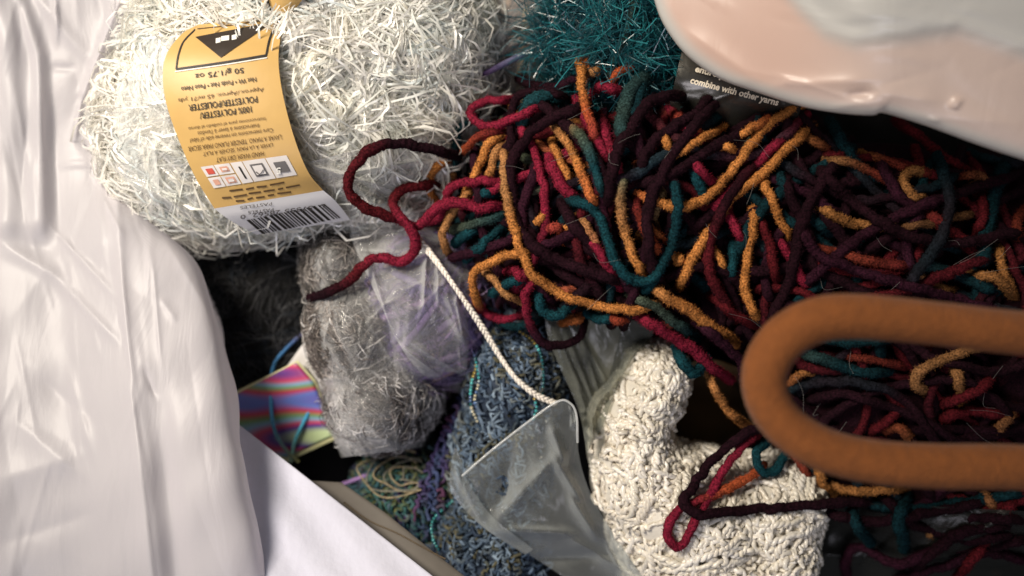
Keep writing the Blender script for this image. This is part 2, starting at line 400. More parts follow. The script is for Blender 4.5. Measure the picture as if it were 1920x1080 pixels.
def beads(g, path, r, rng, off=.002, gap=2.1):
    p = drape_path(path, r, off=off, slope=.4); p = resample(p, r * gap)
    pal = np.array([(.05, .32, .33), (.1, .5, .5), (.35, .25, .06), (.55, .5, .35), (.12, .2, .4), (.02, .12, .14), (.5, .6, .6)])
    b = int(rng.integers(len(pal)))
    for i, q in enumerate(p):
        V, F = ellipsoid(q, np.array([r, r, r]) * rng.uniform(.8, 1.1), 7, 6)
        if rng.random() < .18: b = int(rng.integers(len(pal)))
        g.add(V, F, pal[b])
    add_tube(g, p, r * .3, 4, (.05, .1, .1))
M_bead = mat_fiber('glass_beads', 0.12, 0.0, 0.9, noise=0.1)
for nm, lab, pth in (('left', 'beaded thread hanging in a strand left of the white cord', [(875, 590), (880, 640), (893, 680), (884, 720), (883, 760), (895, 790)]),
                     ('lower', 'beaded thread along the left edge of the blue skein beside the purple bag', [(893, 680), (898, 715), (890, 750), (900, 775)]),
                     ('right', 'teal beaded thread curving from the chenille to the cord end', [(975, 622), (1000, 640), (1015, 670), (1019, 710), (1016, 740)]),
                     ('end', 'short gold beaded thread at the lower end of the white cord', [(1002, 748), (1006, 765), (1000, 785)]),
                     ('arc', 'arched beaded thread left of the clear plastic bag', [(848, 940), (812, 975), (812, 1010), (822, 1030)])):
    g = Geo(); beads(g, pth, .0009, rg, off=.003)
    tag(g.build('beaded_thread', M_bead), lab, 'beaded thread')

# ------------------------------------------------------------------ rainbow card, its threads, small white tag
def sheet(rowsL, rowsR, zf, nu=24, nv=24, thick=0.0006):
    L = np.stack([np.interp(np.linspace(0, 1, nv), np.linspace(0, 1, len(rowsL)), np.array(rowsL)[:, k]) for k in (0, 1)], -1)
    R = np.stack([np.interp(np.linspace(0, 1, nv), np.linspace(0, 1, len(rowsR)), np.array(rowsR)[:, k]) for k in (0, 1)], -1)
    u = np.linspace(0, 1, nu)[None, :, None]; px = L[:, None] * (1 - u) + R[:, None] * u
    z = zf(px[..., 0], px[..., 1])
    top = P(px[..., 0], px[..., 1], z).reshape(-1, 3); bot = top - np.array([0, 0, thick]); n = nu * nv
    F = grid_faces(nv, nu)
    ring = np.concatenate([np.arange(nu), np.arange(1, nv) * nu + nu - 1, (nv - 1) * nu + np.arange(nu - 2, -1, -1), np.arange(nv - 2, 0, -1) * nu])
    nx = np.roll(ring, -1)
    return np.vstack([top, bot]), np.vstack([F, F[:, ::-1] + n, np.stack([ring, ring + n, nx + n, nx], -1)]), px.reshape(-1, 2)

m, nt, b = new_mat('rainbow_print')
tc = nt.nodes.new('ShaderNodeTexCoord'); mp = nt.nodes.new('ShaderNodeMapping')
mp.inputs['Rotation'].default_value = (0, 0, math.radians(-25)); mp.inputs['Scale'].default_value = (14, 40, 1)
nz = nt.nodes.new('ShaderNodeTexNoise'); nz.inputs['Scale'].default_value = 1.0; nz.inputs['Detail'].default_value = 0.0
rp = nt.nodes.new('ShaderNodeValToRGB'); cr = rp.color_ramp
stops = [(.28, (.10, .05, .28)), (.37, (.18, .25, .6)), (.43, (.62, .06, .12)), (.49, (.25, .42, .18)), (.54, (.32, .5, .66)), (.60, (.7, .1, .2)), (.66, (.14, .09, .38)), (.74, (.45, .55, .3))]
cr.elements[0].position, cr.elements[0].color = stops[0][0], (*stops[0][1], 1)
cr.elements[1].position, cr.elements[1].color = stops[-1][0], (*stops[-1][1], 1)
stops = [(a, tuple(v ** 1.25 * .8 for v in b)) for a, b in stops]
for q, cc in stops[1:-1]: e = cr.elements.new(q); e.color = (*cc, 1)
nt.links.new(tc.outputs['Object'], mp.inputs[0]); nt.links.new(mp.outputs[0], nz.inputs['Vector']); nt.links.new(nz.outputs['Fac'], rp.inputs[0]); nt.links.new(rp.outputs[0], b.inputs['Base Color'])
b.inputs['Roughness'].default_value = .35
t = thing('rainbow_card', 'card printed with rainbow streaks lying on the black yarn', 'card', P(530, 780, -.075))
zc = lambda x, y: -.068 + .00006 * (x - 530) - .00004 * (y - 770) + .004 * np.sin((x + y) / 60)
V, F, _ = sheet([(400, 762), (424, 800), (480, 836), (535, 858)], [(555, 680), (588, 718), (612, 775), (628, 815)], zc)
mesh_obj('printed_card', V, [F], m, t, smooth=False)
zc2 = lambda x, y: zc(x, y) - .0012
V, F, _ = sheet([(394, 758), (420, 808), (478, 845), (537, 867)], [(558, 676), (592, 714), (617, 775), (634, 822)], zc2)
mesh_obj('pale_border', V, [F], mat_plain('pale_yellow_card', (.6, .58, .32), .5), t, smooth=False)
stamp_ell(*blob(520, 770, -.078, 90, 75, .012))
M_cord = mat_fiber('fine_cord', .6, .2, .4)
for lab, pth, cl in (('thin thread fading blue to yellow across the left of the rainbow card', [(600, 600), (572, 622), (535, 655), (512, 690), (508, 745), (513, 800), (532, 838), (560, 866)], [(.25, .05, .15), (.06, .2, .45), (.05, .25, .5), (.08, .3, .45), (.35, .34, .12)]),
                     ('thin turquoise thread crossing the right of the rainbow card', [(590, 728), (582, 765), (565, 800), (552, 830), (545, 866)], [(.03, .3, .5), (.03, .28, .5), (.1, .4, .5), (.35, .5, .3)]),
                     ('thin violet thread on the black yarn by the white paper edge', [(690, 890), (650, 905), (615, 915), (590, 912)], [(.3, .18, .4), (.35, .2, .45)])):
    p = drape_path(pth, .0014, off=.002); cl = np.array(cl, float)
    cc = np.stack([np.interp(np.linspace(0, len(cl) - 1, len(p)), np.arange(len(cl)), cl[:, k]) for k in range(3)], -1)
    g = Geo(); add_tube(g, p, .0011, 6, cc, .05); tag(g.build('loose_thread', M_cord), lab, 'thread')

# ------------------------------------------------------------------ grey fluffy ball and its clear bag
t = thing('grey_yarn_ball', 'grey and white fluffy yarn ball in a clear bag beside the purple yarn', 'yarn ball', (*P(690, 640, FLOOR)[:2], FLOOR))
gc = Geo(); g = Geo(); rg = np.random.default_rng(8)
for (cx, cy, rx, ry, rz, cols) in ((650, 500, 72, 90, .042, [(.12, .105, .095), (.32, .29, .27), (.07, .065, .06)]),
                                   (680, 620, 92, 110, .05, [(.22, .19, .17), (.45, .40, .37), (.07, .06, .055), (.10, .085, .08), (.66, .63, .61)]),
                                   (718, 740, 100, 100, .048, [(.24, .21, .20), (.66, .64, .65), (.10, .09, .09), (.06, .05, .05), (.5, .48, .48)])):
    c, r = blob(cx, cy, -.085, rx, ry, rz); V, F = ellipsoid(c, r * .97); gc.add(V, F, (.09, .08, .075)); stamp_ell(c + [0, 0, .005], r)
    shaggy(g, c, r, 120, 96, .0105, .00046, cols, rg, clump=8, spread=.9, lift=.05, jit=.2, curl=1.7, seg=5, wave=2.6, hug=.07)
gc.build('core', M_fuzz, t); tag(g.build('fluff', M_fuzz, t), kind='stuff')
stamp_ell(*blob(700, 780, -.085, 110, 110, .04))

# purple yarn
c, r = blob(800, 570, -.075, 125, 150, .038)
t = thing('purple_yarn_ball', 'soft lilac and purple yarn inside a clear bag left of the chenille', 'yarn ball', (c[0], c[1], FLOOR))
g = Geo(); V, F = ellipsoid(c, r * .97); g.add(V, F, (.12, .085, .17)); g.build('core', M_fuzz, t)
g = Geo(); rg = np.random.default_rng(9)
for k in range(70):
    p = surf_path(c, r * rg.uniform(.96, 1.03), rg, .11, bias=(.8, .5, 0))
    if len(p) > 3: add_tube(g, resample(p, .002), .0024, 6, np.array([(.16, .11, .24), (.11, .085, .19), (.23, .165, .28), (.10, .09, .16), (.2, .14, .16)][rg.integers(5)]), .06)
shaggy(g, c, r, 90, 80, .016, .0005, [(.16, .11, .24), (.11, .085, .19), (.25, .18, .3), (.10, .09, .16)], rg, clump=8, spread=.5, lift=.12, jit=.12, curl=.8, seg=5, wave=.8)
tag(g.build('windings', M_fuzz, t), kind='stuff'); stamp_ell(c, r * 1.03)

# flat disc and small tag
zt = lambda x, y: -.066 + .00005 * (x - 575)
V, F, _ = sheet([(535, 690), (575, 760)], [(580, 628), (640, 700)], zt, 8, 8)
t = thing('white_tag', 'small white paper tag tucked under the grey fluffy ball', 'tag', P(580, 690, -.066))
mesh_obj('paper', V, [F], mat_plain('tag_paper', (.55, .53, .52), .7), t, smooth=False)

# ------------------------------------------------------------------ plastic films draped on the pile
def ridge(px, py, segs):
    z = np.zeros(np.shape(px))
    for (x0, y0, x1, y1, w, a) in segs:
        dx, dy = x1 - x0, y1 - y0; L = math.hypot(dx, dy)
        t = ((px - x0) * dx + (py - y0) * dy) / (L * L); d = np.abs((px - x0) * dy - (py - y0) * dx) / L
        z = z + a * np.exp(-(d / w)**1.3) * smooth01((t + .15) / .45) * smooth01((1.15 - t) / .45)
    return z
def rand_ridges(rng, box, n, ang, spread, amp, w=(5, 14), ln=(60, 220)):
    out = []
    for _ in range(n):
        x, y = rng.uniform(box[0], box[2]), rng.uniform(box[1], box[3]); a = math.radians(ang + rng.normal(0, spread)); l = rng.uniform(*ln) / 2
        out.append((x - l * math.cos(a), y - l * math.sin(a), x + l * math.cos(a), y + l * math.sin(a), rng.uniform(*w), amp * rng.uniform(-.6, 1)))
    return out
def film(name, label, rowsL, rowsR, mat, segs, off=.004, bl=7, nu=90, nv=110, zextra=None, parent=None, cat='plastic bag', edge_drop=0.0, zfix=None, hold=True):
    M = blur(np.maximum(HM, FLOOR), bl)
    Ls = resample(rowsL, 4); Rs = resample(rowsR, 4)
    L = np.stack([np.interp(np.linspace(0, 1, nv), np.linspace(0, 1, len(Ls)), Ls[:, k]) for k in (0, 1)], -1)
    R = np.stack([np.interp(np.linspace(0, 1, nv), np.linspace(0, 1, len(Rs)), Rs[:, k]) for k in (0, 1)], -1)
    u = np.linspace(0, 1, nu)[None, :, None]; q = L[:, None] * (1 - u) + R[:, None] * u
    px, py = q[..., 0], q[..., 1]
    z = (drape(px, py, off, M) if zfix is None else np.maximum(zfix(px, py), drape(px, py, .001))) + ridge(px, py, segs)
    if zfix is not None: z = blur(z, 1.2)
    if zextra is not None: z = z + zextra(px, py)
    if edge_drop:
        uu = np.broadcast_to(u[..., 0], z.shape); z = z - edge_drop * (np.exp(-uu / .05) + np.exp(-(1 - uu) / .05))
    W = P(px, py, z)
    g = Geo(); g.add(W.reshape(-1, 3), grid_faces(nv, nu), (1, 1, 1))
    o = g.build(name, mat, parent)
    if hold: stamp_pts(W.reshape(-1, 3), .0015)
    if label: tag(o, label, cat)
    return o, W
rg = np.random.default_rng(21)
film('clear_plastic_bag', 'clear plastic bag wrapped over the grey fluffy ball',
     [(560, 425), (556, 500), (575, 580), (590, 680), (605, 770), (640, 858)], [(690, 405), (735, 480), (780, 560), (812, 650), (838, 740), (800, 838)],
     M_film, rand_ridges(rg, (560, 420, 820, 850), 26, 65, 25, .005) + rand_ridges(rg, (560, 420, 820, 850), 70, 60, 45, .0028, (2.5, 6), (25, 110)), off=.005, edge_drop=.012, nu=110, nv=130)

# white pastel ball -------------------------------------------------
BALLS = [(575, 150, -.062, 315, 270, .056), (400, 250, -.068, 200, 200, .048), (740, 100, -.064, 180, 190, .052), (690, 300, -.070, 175, 130, .042)]
t_ball = thing('pastel_yarn_ball', 'glossy white and pale pastel shaggy yarn ball with yellow paper band', 'yarn ball', (*P(600, 150, FLOOR)[:2], FLOOR))
gc = Geo(); g = Geo(); rg = np.random.default_rng(4)
pal = [(.92, .90, .86), (.94, .92, .88), (.90, .88, .84), (.91, .92, .87), (.84, .89, .88), (.94, .91, .83), (.92, .90, .85), (.88, .89, .85), (.94, .92, .88)]
for i, (cx, cy, zc, rx, ry, rz) in enumerate(BALLS):
    c, r = blob(cx, cy, zc, rx, ry, rz); V, F = ellipsoid(c, r * .95, noise=.02, seed=i); gc.add(V, F, (.86, .85, .81)); stamp_ell(c + [0, 0, .006], r)
    shaggy(g, c, r, [185, 90, 98, 70][i], 120, .027, .00118, pal, rg, clump=15, spread=.30, lift=.04, jit=.04, curl=.9, turn=1.3, seg=5, wave=1.0, field=2.1 * i, hug=.075)
    shaggy(g, c, r, 26, 60, .014, .0008, pal, rg, clump=9, spread=.5, lift=.22, jit=.08, curl=.9, seg=6, wave=1.0, field=2.1 * i)
gc.build('core', M_fuzz, t_ball); tag(g.build('lashes', M_lash, t_ball), kind='stuff')

# yellow paper band with its print
LB_L = np.array([(372, 46), (343, 62), (314, 98), (305, 140), (312, 195), (335, 262), (366, 332), (402, 391)], float)
LB_R = np.array([(531, 26), (526, 68), (522, 110), (527, 160), (541, 222), (560, 282), (580, 326), (606, 357)], float)
LZ = np.array([-.0060, .0000, .0055, .0075, .0070, .0030, -.0035, -.0120])
def strip(Lp, Rp, Z, nv=60, nu=26, bul=.0025):
    q = np.concatenate([Lp, Rp, np.asarray(Z)[:, None] * 1e4], 1); q = resample(q, 2.0)
    i = np.linspace(0, len(q) - 1, nv); q = np.stack([np.interp(i, np.arange(len(q)), q[:, k]) for k in range(5)], -1)
    u = np.linspace(0, 1, nu)[None, :, None]; xy = q[:, None, 0:2] * (1 - u) + q[:, None, 2:4] * u
    z = q[:, None, 4] / 1e4 + bul * (4 * u[..., 0] * (1 - u[..., 0])); return xy[..., 0], xy[..., 1], z
def strip_mesh(name, s, mat, parent, thick=.0003):
    W = P(*s); nv, nu = W.shape[:2]; g = Geo(); g.add(W.reshape(-1, 3), grid_faces(nv, nu)); g.add((W - [0, 0, thick]).reshape(-1, 3), grid_faces(nv, nu)[:, ::-1]); return g.build(name, mat, parent)
M_yel = mat_plain('yellow_paper', (.53, .335, .115), .45, .4, bump=.06, bscale=300, var=.05, vscale=60)
M_whitep = mat_plain('white_paper', (.66, .65, .67), .5, .4, bump=.05, bscale=300)
ST = strip(LB_L, LB_R, LZ)
band = strip_mesh('paper_band', ST, M_yel, t_ball)
WB_L = np.array([(402, 391), (424, 408), (450, 424), (482, 440)], float); WB_R = np.array([(606, 357), (624, 372), (640, 390), (657, 412)], float)
SW = strip(WB_L, WB_R, [-.0119, -.016, -.022, -.030], 24, 26)
wband = strip_mesh('barcode_panel', SW, M_whitep, t_ball)
TP = strip(np.array([(478, -60), (484, -20), (498, 20), (508, 32)], float), np.array([(600, -60), (575, -14), (552, 18), (540, 29)], float), [.004, .001, -.004, -.0062], 16, 12)
strip_mesh('band_end', TP, M_yel, t_ball)
for s in (ST, SW): stamp_pts(P(*s).reshape(-1, 3), .001)

def surf_z(s):
    sx, sy, sz = [a.ravel() for a in s]
    def f(x, y):
        out = np.empty(len(x))
        for i in range(len(x)):
            d = (sx - x[i])**2 + (sy - y[i])**2; k = np.argpartition(d, 6)[:6]; w = 1 / (d[k] + .5); out[i] = (w * sz[k]).sum() / w.sum()
        return out
    return f
ZST, ZSW = surf_z(ST), surf_z(SW)
def text_geo(body, bold=0.0):
    cu = bpy.data.curves.new('t', 'FONT'); cu.body = body; cu.size = 1; cu.align_x = 'CENTER'; cu.align_y = 'CENTER'; cu.offset = bold; cu.resolution_u = 3
    ob = bpy.data.objects.new('t', cu); COL.objects.link(ob); bpy.context.view_layer.update()
    dg = bpy.context.evaluated_depsgraph_get(); me = ob.evaluated_get(dg).to_mesh()
    V = np.array([v.co[:] for v in me.vertices]); me.calc_loop_triangles(); F = np.array([tt.vertices[:] for tt in me.loop_triangles])
    ob.evaluated_get(dg).to_mesh_clear(); bpy.data.objects.remove(ob); bpy.data.curves.remove(cu)
    V[:, :2] -= (V[:, :2].min(0) + V[:, :2].max(0)) / 2; return V[:, :2], F
def lettering(name, body, c, w, h, ang, zf, mat, parent, bold=0.0, lift=.0005, shear=0.0, flip=False):
    """ang: reading direction in the photo, degrees clockwise from right; text laid on the surface zf"""
    V, F = text_geo(body, bold); ext = np.ptp(V, axis=0); x = V[:, 0] / ext[0] * w; y = V[:, 1] / ext[1] * h; x = x + shear * y
    a = math.radians(ang); px = c[0] + x * math.cos(a) + y * math.sin(a); py = c[1] + x * math.sin(a) - y * math.cos(a)
    g = Geo(); g.add(P(px, py, zf(px, py) + lift), F); return g.build(name, mat, parent, smooth=False)
def quad(name, pts, zf, mat, parent, lift=.0004, n=10):
    """quad corners in photo pixels laid on the surface"""
    p = np.array(pts, float); u, v = np.meshgrid(np.linspace(0, 1, n), np.linspace(0, 1, n)); u = u[..., None]; v = v[..., None]
    q = (p[0] * (1 - u) + p[1] * u) * (1 - v) + (p[3] * (1 - u) + p[2] * u) * v; q = q.reshape(-1, 2)
    g = Geo(); g.add(P(q[:, 0], q[:, 1], zf(q[:, 0], q[:, 1]) + lift), grid_faces(n, n)); return g.build(name, mat, parent, smooth=False)
def line(name, pts, w, zf, mat, parent, lift=.0004):
    q = resample(pts, 4) if len(pts) > 1 else pts; t = np.gradient(q, axis=0); t /= np.linalg.norm(t, axis=1, keepdims=True); nn = np.stack([-t[:, 1], t[:, 0]], -1)
    e = np.stack([q - nn * w / 2, q + nn * w / 2], 1).reshape(-1, 2)
    g = Geo(); g.add(P(e[:, 0], e[:, 1], zf(e[:, 0], e[:, 1]) + lift), grid_faces(len(q), 2)); return g.build(name, mat, parent, smooth=False)
A = 172.5
M_white_ink = mat_plain('white_ink', (.75, .73, .68), .5)
for txt, c, w, h, an, mt, bo in (('50 g/1.75 oz', (411, 136), 92, 13, A, M_ink, .008), ('Net Wt • Poids Net • Peso Neto', (410, 158), 142, 9, A, M_ink, .01),
        ('Approx./Aprox. 65 m/71 yds', (414, 177), 162, 10, A, M_ink2, 0), ('POLYESTER/POLIESTER', (418, 194), 130, 12, A, M_ink, .01),
        ('100% POLYESTER/', (423, 211), 98, 12, A, M_ink, .01), ('Instrucciones para el cuidado al dorso', (425, 231), 146, 8, A, M_ink2, 0),
        ('Instructions à laver à l’endos', (428, 243), 116, 8, A, M_ink2, 0), ('Care instructions on reverse side of label', (434, 254), 156, 8, A, M_ink2, 0),
        ('LAVAR A MANO. TENDER PLANO PARA SECAR', (440, 268), 176, 9, A, M_ink2, 0), ('LAVER À LA MAIN. SÉCHER À PLAT', (446, 281), 132, 9, A, M_ink2, 0),
        ('HAND WASH. DRY FLAT', (450, 294), 90, 9, A, M_ink2, 0)):
    lettering('lettering', txt, c, w, h, an, ZST, mt, band, bo)
# three lines of print too small to read: dashes of word length
for (x0, y0, x1, y1) in ((430, 358, 455, 355), (461, 355, 476, 352), (481, 351, 500, 349), (506, 347, 533, 342), (416, 371, 433, 370), (438, 369, 463, 365), (466, 363, 489, 360), (494, 359, 515, 356), (521, 355, 531, 353), (536, 352, 562, 347),
                         (442, 377, 458, 376), (464, 374, 474, 371), (480, 371, 496, 369), (502, 367, 514, 365), (520, 363, 546, 360)):
    line('print_dash', [(x0, y0), ((x0 + x1) / 2, (y0 + y1) / 2), (x1, y1)], 3.2, ZST, M_ink2, band)
# framed emblem
frame = [(372, 52), (345, 78), (334, 105), (330, 131)]
for nm, pts, w, mt in (('frame_line', [(366, 55), (344, 78), (334, 104), (330, 130)], 3, M_ink), ('frame_line', [(330, 130), (415, 118), (499, 104)], 5, M_ink),
                       ('frame_line', [(499, 104), (505, 75), (516, 48), (526, 32)], 4, M_ink), ('frame_line', [(370, 54), (440, 46), (526, 32)], 2, M_ink2),
                       ('frame_line', [(328, 134), (415, 122), (501, 108)], 2, M_white_ink)):
    line(nm, pts, w, ZST, mt, band)
g = Geo(); tri = np.array([(366, 69), (512, 41), (414, 108)], float); k = 14
pts, idx, fc = [], {}, []
for i in range(k + 1):
    for j in range(k + 1 - i):
        idx[i, j] = len(pts); pts.append(tri[0] + (tri[1] - tri[0]) * i / k + (tri[2] - tri[0]) * j / k)
for i in range(k):
    for j in range(k - i):
        fc.append((idx[i, j], idx[i + 1, j], idx[i, j + 1]))
        if j < k - i - 1: fc.append((idx[i + 1, j], idx[i + 1, j + 1], idx[i, j + 1]))
pts = np.array(pts); g.add(P(pts[:, 0], pts[:, 1], ZST(pts[:, 0], pts[:, 1]) + .0004), np.array(fc)); g.build('emblem_triangle', mat_plain('emblem_ink', (.035, .026, .02), .4), band, smooth=False)
for (cx, cy, w) in ((409, 76, 9), (422, 72, 15), (439, 70, 9)):
    quad('emblem_mark', [(cx - w / 2, cy - 4), (cx + w / 2, cy - 6), (cx + w / 2, cy + 3), (cx - w / 2, cy + 5)], ZST, M_white_ink, band, .0007, 4)
line('frame_line', [(500, -4), (504, 12), (510, 27)], 5, surf_z(TP), M_ink, band); line('frame_line', [(496, -4), (500, 12), (506, 27)], 2, surf_z(TP), M_white_ink, band)
# pictogram boxes
M_red = mat_plain('red_ink', (.55, .09, .06), .5); M_salmon = mat_plain('salmon_ink', (.62, .33, .24), .5); M_box = mat_plain('box_white', (.66, .62, .60), .5); M_grey = mat_plain('grey_ink', (.13, .12, .12), .5)
def bx(u0, v0, u1, v1):   # pictogram strip coordinates -> photo pixels
    a, b_, c_, d_ = np.array((376, 313.)), np.array((537, 291.)), np.array((557, 328.)), np.array((401, 353.))
    f = lambda u, v: tuple((a * (1 - u) + b_ * u) * (1 - v) + (d_ * (1 - u) + c_ * u) * v)
    return [f(u0, v0), f(u1, v0), f(u1, v1), f(u0, v1)]
for u0, v0, u1, v1 in ((0, 0, .145, .47), (.155, 0, .33, .47), (0, .53, .145, 1), (.155, .53, .33, 1), (.345, 0, .475, 1), (.485, 0, .745, 1), (.755, 0, 1, 1)):
    quad('pictogram_box', bx(u0, v0, u1, v1), ZST, M_box, band, .0004, 6)
for u0, v0, u1, v1, mt in ((.035, .12, .115, .38, M_red), (.195, .12, .29, .36, M_salmon), (.04, .64, .105, .88, M_salmon), (.19, .62, .295, .90, M_salmon), (.405, .22, .425, .80, M_ink), (.54, .2, .69, .8, M_grey), (.81, .26, .95, .78, M_grey)):
    quad('pictogram', bx(u0, v0, u1, v1), ZST, mt, band, .0007, 4)
for u0, v0, u1, v1 in ((.215, .2, .27, .3), (.21, .7, .275, .84), (.56, .28, .67, .72)): quad('pictogram_ground', bx(u0, v0, u1, v1), ZST, M_box, band, .0010, 4)
lettering('lettering', '5', (522, 320), 9, 12, 172, ZST, M_white_ink, band, .03, .0011)
line('pictogram', [(480, 322), (487, 327), (494, 318)], 2, ZST, M_grey, band, .0013)
# white panel print and barcode
lettering('lettering', 'PASTELES', (480, 386), 60, 6, A, ZSW, M_grey, wband); lettering('lettering', 'PASTELS', (489, 396), 48, 6, A, ZSW, M_grey, wband)
lettering('lettering', '0  57355 28562  0', (530, 397), 160, 8, A, ZSW, M_grey, wband, .01)
rg = np.random.default_rng(2); x = 462.0
while x < 606:
    w = rg.choice([2.0, 3, 4.5, 6]); f = (x - 462) / 144; y = 416 - 30 * f - 3
    quad('barcode_bar', [(x, y), (x + w, y - w * .2), (x + w + 30, y + 26 - w * .1), (x + 30, y + 26)], ZSW, M_ink, wband, .0005, 5)
    x += w + rg.choice([2.0, 3, 5])

film('hazy_plastic_fold', 'hazy plastic fold lying over the left side of the pastel ball',
     [(262, 60), (222, 150), (212, 230), (216, 330), (240, 410), (330, 462)], [(330, 70), (318, 150), (322, 230), (350, 310), (385, 375), (470, 452)], M_film_soft,
     [(205, 165, 330, 205, 5, .004), (225, 250, 340, 300, 5, .004), (290, 260, 300, 360, 5, .004), (230, 330, 400, 420, 6, .005), (260, 400, 430, 445, 5, .004)] + rand_ridges(np.random.default_rng(15), (210, 80, 420, 450), 18, 40, 40, .003, (3, 8), (40, 120)), off=.003, bl=5, edge_drop=.006, cat='plastic film', nu=70)
# clear film over the lower right of the pastel ball and over the purple yarn
film('clear_plastic_film', 'clear film sheet lying over the lower right of the pastel ball',
     [(575, 305), (585, 330), (612, 352), (650, 412), (668, 470)], [(880, 225), (885, 280), (870, 350), (860, 430), (850, 480)], M_film_soft,
     [(560, 300, 740, 272, 4, .007), (590, 312, 720, 350, 3, .007), (700, 278, 870, 230, 4, .007), (690, 400, 860, 470, 8, .006), (620, 330, 800, 300, 5, .005)] + rand_ridges(np.random.default_rng(5), (580, 250, 880, 470), 16, 20, 40, .003), off=.004, bl=6, edge_drop=.004)
film('clear_plastic_bag', 'crinkled clear bag over the purple yarn, its corner pointing down', [(655, 440), (690, 520), (722, 590), (745, 640), (795, 705), (872, 742)], [(860, 420), (885, 480), (893, 540), (885, 600), (880, 660), (874, 738)], M_film,
     [(690, 480, 740, 640, 6, .006), (740, 640, 865, 735, 6, .006), (800, 470, 795, 580, 5, .006), (855, 560, 870, 640, 5, .006), (810, 690, 870, 700, 4, .004)] + rand_ridges(np.random.default_rng(6), (680, 430, 890, 740), 18, 70, 30, .005) + rand_ridges(np.random.default_rng(16), (680, 430, 890, 740), 50, 65, 40, .0028, (2.5, 6), (25, 110)), off=.005, bl=5, edge_drop=.006, nu=130, nv=150)

# ------------------------------------------------------------------ cream rayon skein with brown band in its hollow
t = thing('cream_skein', 'cream glossy looped rayon skein with a hollow, lower centre', 'yarn skein', (*P(1310, 930, FLOOR)[:2], FLOOR))
g = Geo(); gc = Geo(); rg = np.random.default_rng(15)
CR = [(1225, 705, 62, 68, -.062, .036), (1205, 745, 70, 66, -.062, .040), (1180, 790, 74, 80, -.062, .042), (1180, 845, 82, 80, -.062, .044), (1195, 890, 92, 105, -.062, .046), (1240, 930, 120, 110, -.063, .050), (1285, 970, 150, 140, -.066, .052), (1400, 960, 130, 115, -.068, .048), (1320, 1060, 165, 120, -.066, .050), (1450, 930, 85, 90, -.068, .042), (1425, 1020, 95, 95, -.066, .046)]
CRs = []
for (cx, cy, rx, ry, zc, rz) in CR:
    c, r = blob(cx, cy, zc, rx, ry, rz); V, F = ellipsoid(c, r * .97); gc.add(V, F, (.82, .77, .68)); CRs.append((c, r))
gc.build('core', M_cream, t)
for c, r in CRs: stamp_ell(c + [0, 0, .0022], r * 1.02)
def twist(g, p, r, ply, pitch, amp, col, rng, sides=5):
    p = resample(p, .0012); n = len(p); s = np.arange(n) * .0012; tt, a, b = frames(p)
    am = amp * (.7 + .5 * np.sin(s / .004 + rng.uniform(0, 6)))
    for k in range(ply):
        ph = s / pitch * 2 * math.pi + k * 2 * math.pi / ply + .8 * np.sin(s / .006 + rng.uniform(0, 6))
        q = p + a * (am * np.cos(ph))[:, None] + b * (am * .8 * np.sin(ph))[:, None]
        add_tube(g, q, r, sides, np.asarray(col) * rng.uniform(.9, 1.06))
pal = [(.88, .82, .72), (.85, .79, .68), (.90, .85, .77), (.82, .75, .64)]
for (c, r), n in zip(CRs, (80, 60, 80, 70, 95, 90, 150, 130, 140, 95, 90)):
    for k in range(n):
        p = surf_path(c, r * rg.uniform(.975, 1.03), rg, rg.uniform(.03, .06), wander=1.0, bias=((.3, 1, 0) if rg.random() < .55 else (1, -.3, 0)))
        if len(p) < 4: continue
        if p[:, 2].min() < c[2] - .012: continue
        if rg.random() < .62: twist(g, p, .00125, 2, .0062, .00100, pal[rg.integers(4)], rg)
        else: boucle(g, p, .0012, .0017, .0052, [pal[rg.integers(4)]], rg)
tag(g.build('loops', M_cream, t), kind='stuff')
def ringwall(cx, cy, z0, z1, r0, r1, a0, a1, col, n=40):
    a = np.radians(np.linspace(a0, a1, n)); out = []
    for z, rr in ((z0, r0), (z1, r1)):
        k = S * (H - z) / H; c = P(cx, cy, z)
        out.append(np.stack([c[0] + rr * k * np.cos(a), c[1] + rr * k * np.sin(a), np.full(n, z)], -1))
    return np.vstack(out), grid_faces(2, n)
t2 = thing('brown_paper_band', 'brown paper band curling inside the hollow of the cream skein', 'paper band', P(1325, 775, -.11))
g = Geo(); V, F = ringwall(1330, 770, -.052, -.115, 96, 74, -40, 235, None); g.add(V, F); V2 = V * [1, 1, 1]; V2[:, :2] = (V[:, :2] - P(1330, 770, -.08)[:2]) * 1.02 + P(1330, 770, -.08)[:2]; g.add(V2, F[:, ::-1]); 
V, F = ellipsoid(P(1330, 770, -.118), (.024, .024, .004), 24, 8); g.add(V, F)
g.build('band', mat_plain('brown_paper', (.16, .105, .05), .6, .3, bump=.1, bscale=150, var=.2), t2)

# ------------------------------------------------------------------ grey film and tag between skein and chenille
c, r = blob(1110, 660, -.09, 110, 110, .025); stamp_ell(c, r)
tt = thing('dark_yarn', 'dark blackish yarn under the grey film beside the cream skein', 'yarn', (c[0], c[1], FLOOR))
g = Geo(); V, F = ellipsoid(c, r * .96, noise=.03); g.add(V, F, (.008, .008, .009)); g.build('core', M_fuzz, tt)
g = Geo(); shaggy(g, c, r, 60, 60, .012, .0006, [(.01, .01, .012), (.02, .02, .02), (.035, .035, .035)], np.random.default_rng(33)); tag(g.build('fluff', M_fuzz, tt), kind='stuff')
zt = lambda x, y: -.056 + .00008 * (x - 1120) - .006 * ((x - 1125) / 40)**2
t = thing('white_tag', 'pale paper tag with grey lettering under the purple chenille loop', 'tag', P(1125, 640, -.055))
V, F, _ = sheet([(1090, 560), (1100, 640), (1130, 715)], [(1180, 575), (1160, 640), (1140, 715)], zt, 14, 14)
tp = mesh_obj('paper', V, [F], mat_plain('tag_paper_2', (.42, .40, .36), .5, var=.05), t)
